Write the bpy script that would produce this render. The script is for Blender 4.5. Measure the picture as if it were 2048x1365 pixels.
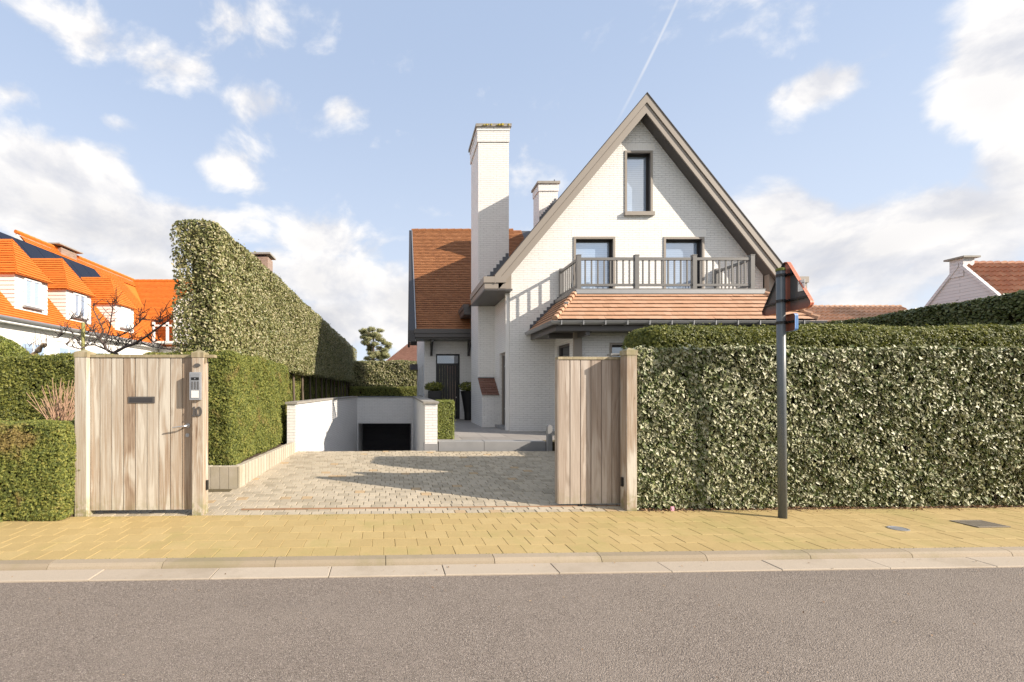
import bpy, math, random
import numpy as np
from mathutils import Vector, Matrix
from mathutils.geometry import tessellate_polygon
R = math.radians
random.seed(7); rng = np.random.default_rng(7)
for o in list(bpy.data.objects): bpy.data.objects.remove(o)
sc = bpy.context.scene
C = sc.collection

# ------------------------------------------------------------------ camera
cam = bpy.data.cameras.new('camera'); camo = bpy.data.objects.new('camera', cam); C.objects.link(camo)
camo.location = (0, 0, 1.55); camo.rotation_euler = (R(90), 0, 0)
cam.sensor_width = 36; cam.lens = 900 / 2048 * 36
cam.shift_x = (1024 - 800) / 2048; cam.shift_y = (780 - 682.5) / 2048
cam.clip_start = 0.05; cam.clip_end = 3000
sc.camera = camo
sc.view_settings.view_transform = 'Standard'; sc.view_settings.look = 'None'
sc.view_settings.exposure = 0.75; sc.view_settings.gamma = 1

# ------------------------------------------------------------------ sun
RAT = 0.45; KZ = 0.545                       # dY/dX and dz/dX of the sunlight
d = Vector((-1, RAT, -KZ)).normalized()
sl = bpy.data.lights.new('sun', 'SUN'); sl.energy = 4.9; sl.angle = R(0.5); sl.color = (1.0, 0.885, 0.74)
so = bpy.data.objects.new('sun', sl); C.objects.link(so); so.location = (20, -9, 11)
so.rotation_euler = d.to_track_quat('-Z', 'Y').to_euler()
SUN_EL = math.asin(-d.z); SUN_AZ = math.atan2(-d.x, -d.y)

# ------------------------------------------------------------------ node helpers
class NT:
    def __init__(s, nt): s.nt = nt
    def n(s, typ, **kw):
        nd = s.nt.nodes.new(typ)
        for k, v in kw.items():
            if k.startswith('i_'):
                key = k[2:]
                key = int(key) if key.isdigit() else key.replace('_', ' ')
                s.put(nd.inputs[key], v)
            else: setattr(nd, k, v)
        return nd
    def put(s, sock, v):
        if isinstance(v, bpy.types.NodeSocket): s.nt.links.new(v, sock)
        else:
            if sock.type == 'RGBA' and len(v) == 3: v = (*v, 1)
            sock.default_value = v
    def math(s, op, a, b=0.0, c=0.0, clamp=False):
        nd = s.nt.nodes.new('ShaderNodeMath'); nd.operation = op; nd.use_clamp = clamp
        s.put(nd.inputs[0], a); s.put(nd.inputs[1], b); s.put(nd.inputs[2], c)
        return nd.outputs[0]
    def mix(s, f, a, b, mode='MIX'):
        nd = s.nt.nodes.new('ShaderNodeMix'); nd.data_type = 'RGBA'; nd.blend_type = mode
        s.put(nd.inputs[0], f); s.put(nd.inputs[6], a); s.put(nd.inputs[7], b)
        return nd.outputs[2]
    def ramp(s, f, stops, interp='LINEAR'):
        nd = s.nt.nodes.new('ShaderNodeValToRGB'); cr = nd.color_ramp; cr.interpolation = interp
        while len(cr.elements) < len(stops): cr.elements.new(0.5)
        for e, (p, c) in zip(cr.elements, stops):
            e.position = p; e.color = (*c, 1) if len(c) == 3 else c
        s.put(nd.inputs[0], f); return nd.outputs[0]
    def noise(s, vec, scale, detail=4, rough=0.55, dist=0.0, out=0):
        nd = s.nt.nodes.new('ShaderNodeTexNoise')
        s.put(nd.inputs['Vector'], vec); nd.inputs['Scale'].default_value = scale
        nd.inputs['Detail'].default_value = detail; nd.inputs['Roughness'].default_value = rough
        nd.inputs['Distortion'].default_value = dist
        return nd.outputs[out]
    def sstep(s, x, a, b, lo=0.0, hi=1.0):
        nd = s.nt.nodes.new('ShaderNodeMapRange'); nd.interpolation_type = 'SMOOTHSTEP'
        s.put(nd.inputs[0], x)
        for i, v in enumerate((a, b, lo, hi)): s.put(nd.inputs[i + 1], v)
        return nd.outputs[0]
    def mapping(s, vec, scale=(1, 1, 1), loc=(0, 0, 0), rot=(0, 0, 0)):
        nd = s.nt.nodes.new('ShaderNodeMapping'); s.put(nd.inputs[0], vec)
        nd.inputs['Location'].default_value = loc; nd.inputs['Rotation'].default_value = rot
        nd.inputs['Scale'].default_value = scale
        return nd.outputs[0]

# ------------------------------------------------------------------ world: Nishita sky and cumulus clouds by direction
W = bpy.data.worlds.new('World'); sc.world = W; W.use_nodes = True
W.node_tree.nodes.clear(); w = NT(W.node_tree)
sky = w.n('ShaderNodeTexSky', sky_type='NISHITA', sun_disc=False, sun_elevation=SUN_EL, sun_rotation=SUN_AZ,
          air_density=1.0, dust_density=1.0, ozone_density=1.0)
tc = w.n('ShaderNodeTexCoord'); sep = w.n('ShaderNodeSeparateXYZ'); w.put(sep.inputs[0], tc.outputs['Generated'])
az = w.math('ARCTAN2', sep.outputs[0], sep.outputs[1])
el = w.math('ARCSINE', sep.outputs[2])
comb = w.n('ShaderNodeCombineXYZ'); w.put(comb.inputs[0], az); w.put(comb.inputs[1], w.math('MULTIPLY', el, 1.5))
P = comb.outputs[0]
n1 = w.noise(P, 5.0, 9, 0.58, 0.25)
n2 = w.noise(w.mapping(P, loc=(-0.03, -0.05, 0.0)), 5.0, 9, 0.58, 0.25)   # the same field a little sunwards
nb = w.noise(P, 2.2, 3, 0.5)
blobs = [  # centre and half size in pixels of the photograph, converted to azimuth and elevation
    (130, 50, 200, 65, .62), (320, 120, 120, 60, .55), (505, 50, 110, 85, .50), (540, 205, 90, 40, .55), (20, 190, 60, 40, .4), (60, 10, 120, 40, .5),
    (230, 245, 60, 28, .42), (100, 265, 70, 25, .4), (110, 340, 190, 75, .95), (150, 430, 330, 85, 1.0), (400, 445, 170, 50, .65), (465, 350, 65, 42, .55),
    (660, 490, 130, 55, .62), (650, 565, 120, 65, 1.05), (670, 640, 160, 60, 1.0), (790, 620, 100, 80, .9), (560, 560, 70, 80, .7), (690, 220, 50, 40, .3), (620, 110, 60, 60, .25),
    (1540, 460, 130, 70, 1.0), (1720, 500, 260, 95, 1.0), (1930, 470, 240, 120, 1.0), (1980, 150, 130, 190, .72), (2020, 330, 120, 120, .75),
    (1660, 165, 100, 42, .62), (1560, 190, 50, 25, .35), (1760, 105, 70, 40, .42), (1700, 590, 520, 45, .55), (1900, 30, 90, 40, .35), (280, 550, 90, 40, .7), (1890, 230, 60, 60, .45)]
acc = None
for (x, y, sx, sy, a) in blobs:
    A = math.atan((x - 800) / 900); D = math.hypot(900, x - 800); E = math.atan((780 - y) / D)
    sa = sx / 900 * math.cos(A) ** 2; se = sy / D * math.cos(E) ** 2
    g1 = w.math('MULTIPLY', w.math('SUBTRACT', az, A), 1 / sa); g2 = w.math('MULTIPLY', w.math('SUBTRACT', el, E), 1 / se)
    q = w.math('ADD', w.math('MULTIPLY', g1, g1), w.math('MULTIPLY', g2, g2))
    g = w.math('MULTIPLY', w.math('EXPONENT', w.math('MULTIPLY', q, -1.0)), a)
    acc = g if acc is None else w.math('MAXIMUM', acc, g)
behind = w.math('MULTIPLY', w.sstep(sep.outputs[1], 0.25, -0.2), 0.40)      # scattered cloud over the rest of the sky
acc = w.math('MAXIMUM', acc, behind)
dens = w.math('ADD', acc, w.math('MULTIPLY', w.math('SUBTRACT', n1, 0.5), 2.1))
dens2 = w.math('ADD', acc, w.math('MULTIPLY', w.math('SUBTRACT', n2, 0.5), 2.1))
mask = w.sstep(dens, 0.14, 0.56)
# underside shade: thick cloud and low in the cloud is greyer
lit = w.math('ADD', 0.62, w.math('MULTIPLY', w.math('SUBTRACT', dens, dens2), 2.6), clamp=True)
thick = w.sstep(dens, 0.45, 1.0)
thick = w.math('MULTIPLY', thick, w.sstep(nb, 0.30, 0.55))
lowel = w.sstep(el, 0.52, 0.14)
shade = w.math('MULTIPLY', w.math('MULTIPLY', thick, lowel), w.math('SUBTRACT', 1.0, w.math('MULTIPLY', lit, 0.45)))
ccol = w.mix(shade, (1.0, 0.97, 0.94), (0.49, 0.49, 0.52))
ccol = w.mix(w.math('MULTIPLY', w.math('SUBTRACT', 1.0, lit), 0.75), ccol, (0.60, 0.62, 0.69))
SKYK = 0.085
bsky = w.mix(1.0, sky.outputs[0], (SKYK,) * 3, 'MULTIPLY')
haze = w.sstep(el, 0.75, -0.05)
bsky = w.mix(w.math('ADD', 0.66, w.math('MULTIPLY', haze, 0.2)), bsky, w.mix(haze, (0.375, 0.46, 0.62), (0.50, 0.55, 0.63)))
csc = w.mix(1.0, ccol, (0.66,) * 3, 'MULTIPLY')
# contrail
A0 = math.atan((1355 - 800) / 900); E0 = math.atan(780 / math.hypot(900, 555))
A1 = math.atan((1225 - 800) / 900); E1 = math.atan(520 / math.hypot(900, 425))
ux, uy = A1 - A0, E1 - E0; L = math.hypot(ux, uy); ux /= L; uy /= L
da = w.math('SUBTRACT', az, A0); de = w.math('SUBTRACT', el, E0)
dist = w.math('ADD', w.math('MULTIPLY', da, -uy), w.math('MULTIPLY', de, ux))
along = w.math('ADD', w.math('MULTIPLY', da, ux), w.math('MULTIPLY', de, uy))
tr = w.math('MULTIPLY', w.sstep(w.math('ABSOLUTE', dist), 0.0040, 0.0003), w.math('MULTIPLY', w.sstep(along, L + .02, L * .4), w.sstep(along, -0.6, -0.2)))
tr = w.math('MULTIPLY', tr, 0.38)
allm = w.math('MAXIMUM', w.math('MULTIPLY', mask, 0.94), tr)
fin = w.mix(allm, bsky, csc)
bg = w.n('ShaderNodeBackground'); w.put(bg.inputs[0], fin); bg.inputs[1].default_value = 1.0
wo = w.n('ShaderNodeOutputWorld'); w.nt.links.new(bg.outputs[0], wo.inputs[0])

# ------------------------------------------------------------------ materials
MATS = {}
def mat(name):
    m = bpy.data.materials.new(name); m.use_nodes = True; m.node_tree.nodes.clear()
    t = NT(m.node_tree)
    p = t.n('ShaderNodeBsdfPrincipled'); o = t.n('ShaderNodeOutputMaterial'); t.nt.links.new(p.outputs[0], o.inputs[0])
    MATS[name] = m; t.p = p; t.o = o; t.m = m
    return t
def bump(t, h, dist, strength=1.0):
    b = t.n('ShaderNodeBump'); t.put(b.inputs['Height'], h); b.inputs['Distance'].default_value = dist
    b.inputs['Strength'].default_value = strength; t.nt.links.new(b.outputs[0], t.p.inputs['Normal'])
def uvv(t): return t.n('ShaderNodeUVMap', uv_map='uv').outputs[0]
def rnd(t): return t.n('ShaderNodeAttribute', attribute_name='rnd').outputs['Fac']
def pos(t): return t.n('ShaderNodeNewGeometry').outputs['Position']
def plain(name, col, rough=0.5, metal=0.0, var=0.12, nscale=6.0, bumpd=0.0, spec=0.5):
    t = mat(name); n = t.noise(pos(t), nscale, 5, 0.6)
    c = t.mix(n, tuple(x * (1 - var) for x in col), tuple(min(1, x * (1 + var)) for x in col))
    t.put(t.p.inputs['Base Color'], c); t.p.inputs['Roughness'].default_value = rough; t.p.inputs['Metallic'].default_value = metal
    t.p.inputs['Specular IOR Level'].default_value = spec
    if bumpd: bump(t, t.noise(pos(t), nscale * 12, 4, 0.6), bumpd)
    return MATS[name]
def brickmat(name, col, mort, bw=0.21, bh=0.062, ms=0.006, var=0.05, bd=0.006, dirt=0.12, rough=0.6):
    t = mat(name); uv = uvv(t)
    wob = t.noise(uv, 3.0, 3, 0.5, out=1)
    wv = t.n('ShaderNodeVectorMath', operation='MULTIPLY_ADD'); t.put(wv.inputs[0], wob); wv.inputs[1].default_value = (0.008, 0.010, 0); t.put(wv.inputs[2], uv)
    b = t.n('ShaderNodeTexBrick', offset=0.5); t.put(b.inputs['Vector'], wv.outputs[0])
    b.inputs['Scale'].default_value = 1; b.inputs['Brick Width'].default_value = bw; b.inputs['Row Height'].default_value = bh
    b.inputs['Mortar Size'].default_value = ms; b.inputs['Mortar Smooth'].default_value = 0.35; b.inputs['Bias'].default_value = 0
    b.inputs['Color1'].default_value = (*[x * (1 - var) for x in col], 1); b.inputs['Color2'].default_value = (*[min(1, x * (1 + var)) for x in col], 1)
    b.inputs['Mortar'].default_value = (*mort, 1)
    n = t.noise(uv, 1.1, 6, 0.65); n2_ = t.noise(t.mapping(uv, (6, 0.7, 1)), 1.5, 5, 0.6)
    dm = t.math('MULTIPLY', t.sstep(t.math('MULTIPLY', n, n2_), 0.27, 0.5), dirt)
    c = t.mix(dm, b.outputs['Color'], tuple(x * 0.55 for x in (0.72, 0.68, 0.58)))
    # the odd joint is open and dark under the paint
    crack = t.math('MULTIPLY', t.sstep(b.outputs['Fac'], 0.35, 0.9), t.sstep(t.noise(uv, 5.5, 4, 0.7), 0.47, 0.62))
    c = t.mix(t.math('MULTIPLY', crack, 0.3), c, tuple(x * 0.42 for x in mort))
    t.put(t.p.inputs['Base Color'], c); t.p.inputs['Roughness'].default_value = rough
    fine = t.noise(uv, 60, 4, 0.6)
    h = t.math('ADD', t.math('MULTIPLY', b.outputs['Fac'], -1.0), t.math('MULTIPLY', fine, 0.35))
    h = t.math('ADD', h, t.math('MULTIPLY', t.noise(uv, 9, 3, 0.5), 0.5))
    bump(t, h, bd)
    return MATS[name]
M = {}
M['brick'] = brickmat('painted_brick', (0.80, 0.79, 0.775), (0.68, 0.67, 0.655), var=0.02, bd=0.007, dirt=0.16)
M['plaster'] = plain('white_render', (0.82, 0.80, 0.77), 0.7, var=0.02, bumpd=0.001)
M['taupe'] = plain('taupe_board', (0.29, 0.253, 0.217), 0.45, var=0.06, nscale=3)
M['rail'] = plain('grey_balustrade_paint', (0.165, 0.16, 0.155), 0.4, var=0.04)
M['dark'] = plain('anthracite_paint', (0.045, 0.042, 0.044), 0.35, var=0.08)
M['darktrim'] = plain('dark_trim', (0.085, 0.078, 0.075), 0.4, var=0.08)
M['black'] = plain('black_plastic', (0.012, 0.012, 0.013), 0.35)
M['lead'] = plain('lead_flashing', (0.10, 0.11, 0.125), 0.45, metal=0.3, var=0.2)
M['zinc'] = plain('zinc_gutter', (0.36, 0.36, 0.36), 0.35, metal=0.6, var=0.1)
M['whitemetal'] = plain('white_downpipe', (0.72, 0.71, 0.69), 0.4, var=0.03)
M['steel'] = plain('brushed_steel', (0.48, 0.48, 0.49), 0.35, metal=0.8, var=0.1)
M['alu'] = plain('aluminium_panel', (0.42, 0.43, 0.46), 0.4, metal=0.5, var=0.05)
M['whiteplastic'] = plain('white_plastic', (0.7, 0.7, 0.68), 0.4, var=0.03)
M['polegrey'] = plain('pole_grey_paint', (0.115, 0.13, 0.14), 0.4, var=0.15, nscale=10)
M['green_stake'] = plain('mossy_stake', (0.28, 0.27, 0.10), 0.8, var=0.25, nscale=20)
M['bluestone'] = plain('bluestone', (0.27, 0.27, 0.275), 0.6, var=0.18, nscale=4, bumpd=0.0006)
M['capstone'] = plain('weathered_capstone', (0.30, 0.28, 0.25), 0.8, var=0.3, nscale=7, bumpd=0.002)
M['soil'] = plain('soil', (0.10, 0.065, 0.045), 0.95, var=0.5, nscale=25, bumpd=0.01)
M['groundgreen'] = plain('garden_ground', (0.085, 0.10, 0.045), 0.95, var=0.4, nscale=3, bumpd=0.01)
M['core'] = plain('hedge_shade_core', (0.026, 0.022, 0.012), 1.0, var=0.5, nscale=30, spec=0.0)  # near-black, so gaps in the foliage read as shadow
M['bark'] = plain('bark', (0.13, 0.10, 0.075), 0.9, var=0.4, nscale=30, bumpd=0.004)
M['barkdark'] = plain('pruned_bark', (0.095, 0.072, 0.066), 0.85, var=0.5, nscale=25, bumpd=0.003)
M['straw'] = plain('dry_twigs', (0.42, 0.27, 0.18), 0.85, var=0.35, nscale=30)
M['knob'] = plain('pale_pollard_bark', (0.36, 0.25, 0.15), 0.9, var=0.3, nscale=25, bumpd=0.004)
M['blind'] = plain('white_siding', (0.80, 0.79, 0.77), 0.5, var=0.02)
M['barkgrey'] = plain('cast_iron', (0.22, 0.19, 0.15), 0.7, var=0.3, nscale=20)
M['rust'] = plain('rusty_rail', (0.26, 0.15, 0.08), 0.7, var=0.4, nscale=9)
M['signred'] = plain('sign_rim_orange', (0.62, 0.17, 0.09), 0.4, var=0.06)
M['signblue'] = plain('sign_rim_blue', (0.12, 0.28, 0.62), 0.4, var=0.05)
M['white'] = plain('white_gloss', (0.8, 0.8, 0.79), 0.35, var=0.02)
M['pink'] = plain('pink_wrapper', (0.72, 0.38, 0.48), 0.4, var=0.2, nscale=60)
M['brickbrown'] = brickmat('brown_brick', (0.30, 0.20, 0.15), (0.35, 0.32, 0.28), var=0.2, bd=0.004)
M['brickwhite2'] = brickmat('white_board_wall', (0.66, 0.64, 0.66), (0.48, 0.46, 0.47), bw=3.0, bh=0.16, ms=0.01, var=0.02)
M['garage'] = plain('garage_door_dark', (0.022, 0.020, 0.024), 0.6, var=0.1)

def glassmat(name, base, refl, lines=True):
    t = mat(name); t.nt.nodes.remove(t.p)
    uv = uvv(t); sepn = t.n('ShaderNodeSeparateXYZ'); t.put(sepn.inputs[0], uv)
    c = base
    if lines:   # slats of the blind hanging behind the pane
        s_ = t.math('FRACT', t.math('MULTIPLY', sepn.outputs[1], 18.0))
        c = t.mix(t.sstep(t.math('ABSOLUTE', t.math('SUBTRACT', s_, 0.5)), 0.3, 0.5), base, tuple(x * 0.72 for x in base))
    df = t.n('ShaderNodeBsdfDiffuse'); t.put(df.inputs[0], c)
    gl = t.n('ShaderNodeBsdfGlossy'); gl.inputs['Roughness'].default_value = 0.02; gl.inputs[0].default_value = (0.92, 0.96, 1, 1)
    wob = t.n('ShaderNodeBump'); t.put(wob.inputs['Height'], t.noise(pos(t), 1.3, 2)); wob.inputs['Distance'].default_value = 0.01; wob.inputs['Strength'].default_value = 0.12
    t.nt.links.new(wob.outputs[0], gl.inputs['Normal'])
    mx = t.n('ShaderNodeMixShader'); mx.inputs[0].default_value = refl
    t.nt.links.new(df.outputs[0], mx.inputs[1]); t.nt.links.new(gl.outputs[0], mx.inputs[2]); t.nt.links.new(mx.outputs[0], t.o.inputs[0])
    return MATS[name]
M['glass'] = glassmat('window_glass', (0.36, 0.47, 0.64), 0.42)
M['glassdark'] = glassmat('dark_glass', (0.02, 0.02, 0.025), 0.25, False)
M['solar'] = glassmat('solar_cells', (0.012, 0.014, 0.025), 0.10, False)

def tilemat(name, stops, rough=0.75, moss=0.0, rw=0.4):
    t = mat(name); r = rnd(t)
    n = t.noise(pos(t), 0.7, 5, 0.6)
    f = t.math('ADD', t.math('MULTIPLY', r, rw), t.math('MULTIPLY', n, 1 - rw))
    c = t.ramp(f, stops)
    fine = t.noise(pos(t), 40, 4, 0.7)
    c = t.mix(t.math('MULTIPLY', fine, 0.35), c, tuple(x * 0.45 for x in stops[0][1]))
    if moss: c = t.mix(t.math('MULTIPLY', t.sstep(t.noise(pos(t), 3, 6, 0.7), 0.56, 0.72), moss), c, (0.22, 0.20, 0.13))
    t.put(t.p.inputs['Base Color'], c); t.p.inputs['Roughness'].default_value = rough
    bump(t, fine, 0.002)
    return MATS[name]
M['tile'] = tilemat('clay_tile', [(0.15, (0.25, 0.10, 0.040)), (0.4, (0.33, 0.135, 0.050)), (0.62, (0.38, 0.16, 0.062)), (0.9, (0.42, 0.19, 0.082))])
M['tilepale'] = tilemat('pale_clay_tile', [(0.15, (0.44, 0.25, 0.15)), (0.45, (0.52, 0.30, 0.185)), (0.9, (0.57, 0.35, 0.235))], rw=0.4)
M['tileorange'] = tilemat('orange_tile', [(0.15, (0.60, 0.15, 0.012)), (0.5, (0.68, 0.185, 0.018)), (0.9, (0.74, 0.22, 0.03))], rw=0.3)
M['tilered'] = tilemat('weathered_pantile', [(0.15, (0.30, 0.11, 0.06)), (0.5, (0.45, 0.19, 0.10)), (0.9, (0.55, 0.30, 0.18))], moss=0.4)
M['tilebrown'] = tilemat('brown_tile', [(0.2, (0.17, 0.078, 0.052)), (0.8, (0.24, 0.12, 0.085))])

def woodmat(name, stops, moss=0.0, sc_=1.0):
    t = mat(name); uv = uvv(t); r = rnd(t)
    off = t.n('ShaderNodeCombineXYZ'); t.put(off.inputs[0], t.math('MULTIPLY', r, 37.0)); t.put(off.inputs[1], t.math('MULTIPLY', r, 91.0)); t.put(off.inputs[2], t.math('MULTIPLY', r, 13.0))
    v = t.n('ShaderNodeVectorMath', operation='ADD'); t.put(v.inputs[0], uv); t.put(v.inputs[1], off.outputs[0])
    big = t.noise(t.mapping(v.outputs[0], (7 * sc_, 0.75, 1)), 1.0, 3, 0.5, 0.9)
    bands = t.math('SINE', t.math('MULTIPLY', big, 22.0))
    grain = t.noise(t.mapping(v.outputs[0], (70, 1.3, 1)), 1.0, 6, 0.7, 0.3)
    f = t.math('ADD', t.math('ADD', t.math('MULTIPLY', big, 0.52), t.math('MULTIPLY', bands, 0.05)), t.math('MULTIPLY', grain, 0.46))
    f = t.math('ADD', f, t.math('MULTIPLY', t.math('SUBTRACT', r, 0.5), 0.13))
    c = t.ramp(f, stops)
    knots = t.noise(t.mapping(v.outputs[0], (5, 1.6, 1)), 1.0, 1, 0.5)
    c = t.mix(t.math('MULTIPLY', t.sstep(knots, 0.71, 0.80), 0.55), c, (0.16, 0.11, 0.075))
    if moss:
        sepn = t.n('ShaderNodeSeparateXYZ'); t.put(sepn.inputs[0], pos(t))
        hi = t.sstep(sepn.outputs[2], 1.93, 2.03); lo = t.sstep(sepn.outputs[2], 0.32, 0.02)
        mm = t.math('MULTIPLY', t.math('MAXIMUM', hi, lo), t.sstep(t.noise(pos(t), 14, 5, 0.65), 0.36, 0.6))
        c = t.mix(t.math('MULTIPLY', mm, moss), c, (0.21, 0.20, 0.075))
    t.put(t.p.inputs['Base Color'], c); t.p.inputs['Roughness'].default_value = 0.75
    bump(t, t.math('ADD', grain, t.math('MULTIPLY', bands, 0.15)), 0.0022)
    return MATS[name]
WS = [(0.32, (0.20, 0.135, 0.09)), (0.42, (0.36, 0.275, 0.20)), (0.50, (0.44, 0.385, 0.315)), (0.60, (0.56, 0.515, 0.44)), (0.82, (0.44, 0.39, 0.32))]
M['wood'] = woodmat('weathered_hardwood', WS, moss=0.3)
M['woodpost'] = woodmat('weathered_post', WS, moss=0.8)
M['woodgrey'] = woodmat('grey_weathered_hardwood', [(0.30, (0.20, 0.14, 0.10)), (0.42, (0.33, 0.265, 0.215)), (0.54, (0.43, 0.365, 0.31)), (0.72, (0.52, 0.46, 0.40))], moss=0.3)
M['woodcap'] = woodmat('mossy_cap_rail', [(0.3, (0.20, 0.16, 0.10)), (0.5, (0.34, 0.28, 0.18)), (0.7, (0.44, 0.38, 0.27))], moss=0.5)

def leafmat(name, stops, rough=0.5, trans=0.25, patch=None, spec=0.5, pale=None):
    t = mat(name); r = rnd(t)
    n = t.noise(pos(t), 1.6, 4, 0.6)
    f = t.math('ADD', t.math('MULTIPLY', r, 0.7), t.math('MULTIPLY', n, 0.3))
    c = t.ramp(f, stops)
    if patch: c = t.mix(t.math('MULTIPLY', t.sstep(t.noise(pos(t), 2.6, 4, 0.6), 0.56, 0.72), patch[1]), c, patch[0])
    t.put(t.p.inputs['Base Color'], c); t.p.inputs['Roughness'].default_value = rough
    t.p.inputs['Specular IOR Level'].default_value = spec
    tr_ = t.n('ShaderNodeBsdfTranslucent'); t.put(tr_.inputs[0], c)
    mx = t.n('ShaderNodeMixShader'); mx.inputs[0].default_value = trans
    t.nt.links.new(t.p.outputs[0], mx.inputs[1]); t.nt.links.new(tr_.outputs[0], mx.inputs[2]); t.nt.links.new(mx.outputs[0], t.o.inputs[0])
    return MATS[name]
M['yew'] = leafmat('yew_foliage', [(0.1, (0.07, 0.095, 0.020)), (0.45, (0.17, 0.20, 0.040)), (0.75, (0.30, 0.31, 0.065)), (0.95, (0.40, 0.33, 0.10))], 0.6, patch=((0.36, 0.20, 0.09), 0.5))
M['yewgreen'] = leafmat('yew_foliage_green', [(0.1, (0.06, 0.08, 0.018)), (0.5, (0.17, 0.19, 0.035)), (0.9, (0.33, 0.32, 0.07))], 0.5)
M['ivy'] = leafmat('ivy_leaf', [(0.08, (0.06, 0.10, 0.018)), (0.28, (0.14, 0.17, 0.05)), (0.50, (0.31, 0.315, 0.165)), (0.87, (0.50, 0.48, 0.335)), (0.97, (0.36, 0.20, 0.08))], 0.5, 0.1, spec=0.5)  # pale tones paint in sunlit leaf highlights, dark ones the shadow gaps
M['holm'] = leafmat('holm_oak_leaf', [(0.1, (0.075, 0.095, 0.022)), (0.4, (0.18, 0.19, 0.06)), (0.65, (0.31, 0.29, 0.135)), (0.9, (0.44, 0.385, 0.245))], 0.45, 0.15, spec=0.6)
M['laurel'] = leafmat('laurel_leaf', [(0.1, (0.05, 0.07, 0.02)), (0.6, (0.12, 0.145, 0.045)), (0.9, (0.20, 0.21, 0.09))], 0.42, 0.15)
M['box'] = leafmat('boxwood_leaf', [(0.1, (0.08, 0.11, 0.018)), (0.5, (0.20, 0.235, 0.04)), (0.9, (0.36, 0.37, 0.09))], 0.45, 0.2)
M['pine'] = leafmat('pine_needles', [(0.1, (0.09, 0.11, 0.04)), (0.6, (0.28, 0.28, 0.12)), (0.9, (0.42, 0.38, 0.2))], 0.6, 0.1)
M['litter'] = leafmat('dry_leaf', [(0.1, (0.12, 0.06, 0.03)), (0.6, (0.3, 0.18, 0.09)), (0.9, (0.45, 0.33, 0.2))], 0.8, 0.1)
M['moss'] = leafmat('moss_tuft', [(0.1, (0.08, 0.10, 0.02)), (0.9, (0.22, 0.24, 0.05))], 0.9, 0.1)

def stonemat(name, stops, rough=0.85, stain=None, bd=0.0012, fs=120, rw=0.7):
    t = mat(name); r = rnd(t); p_ = pos(t)
    f = t.math('ADD', t.math('MULTIPLY', r, rw), t.math('MULTIPLY', t.noise(p_, 5, 5, 0.65), 1 - rw))
    c = t.ramp(f, stops)
    fine = t.noise(p_, fs, 3, 0.7)
    c = t.mix(t.math('MULTIPLY', t.sstep(fine, 0.45, 0.7), 0.3), c, tuple(x * 0.55 for x in stops[0][1]))
    if stain:
        c = t.mix(t.math('MULTIPLY', t.sstep(t.noise(p_, 0.9, 6, 0.7), 0.48, 0.66), stain[1]), c, stain[0])
    t.put(t.p.inputs['Base Color'], c); t.p.inputs['Roughness'].default_value = rough
    bump(t, t.math('ADD', fine, t.noise(p_, 22, 4, 0.6)), bd)
    return MATS[name]
M['paver'] = stonemat('sandstone_paver', [(0.1, (0.33, 0.28, 0.20)), (0.35, (0.42, 0.36, 0.27)), (0.7, (0.49, 0.42, 0.315)), (0.92, (0.45, 0.38, 0.27)), (1.0, (0.46, 0.33, 0.19))], stain=((0.31, 0.26, 0.18), 0.3), bd=0.003)
M['slab'] = stonemat('yellow_slab', [(0.1, (0.38, 0.275, 0.115)), (0.5, (0.44, 0.325, 0.14)), (0.9, (0.49, 0.37, 0.17))], stain=((0.33, 0.28, 0.10), 0.6), rw=0.35)
M['kerb'] = stonemat('kerb_concrete', [(0.1, (0.28, 0.225, 0.155)), (0.9, (0.37, 0.305, 0.225))], stain=((0.22, 0.19, 0.10), 0.6))
M['gutterc'] = stonemat('gutter_concrete', [(0.1, (0.40, 0.335, 0.26)), (0.9, (0.48, 0.41, 0.325))], stain=((0.29, 0.235, 0.17), 0.5))
M['sleeper'] = stonemat('concrete_palisade', [(0.1, (0.40, 0.355, 0.28)), (0.9, (0.50, 0.45, 0.37))], stain=((0.30, 0.26, 0.16), 0.45))
M['joint'] = plain('joint_sand', (0.11, 0.088, 0.045), 1.0, var=0.4, nscale=12, bumpd=0.004)
M['terr'] = stonemat('terrace_stone', [(0.1, (0.27, 0.25, 0.235)), (0.9, (0.36, 0.335, 0.31))], rough=0.6, bd=0.0006)
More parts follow.
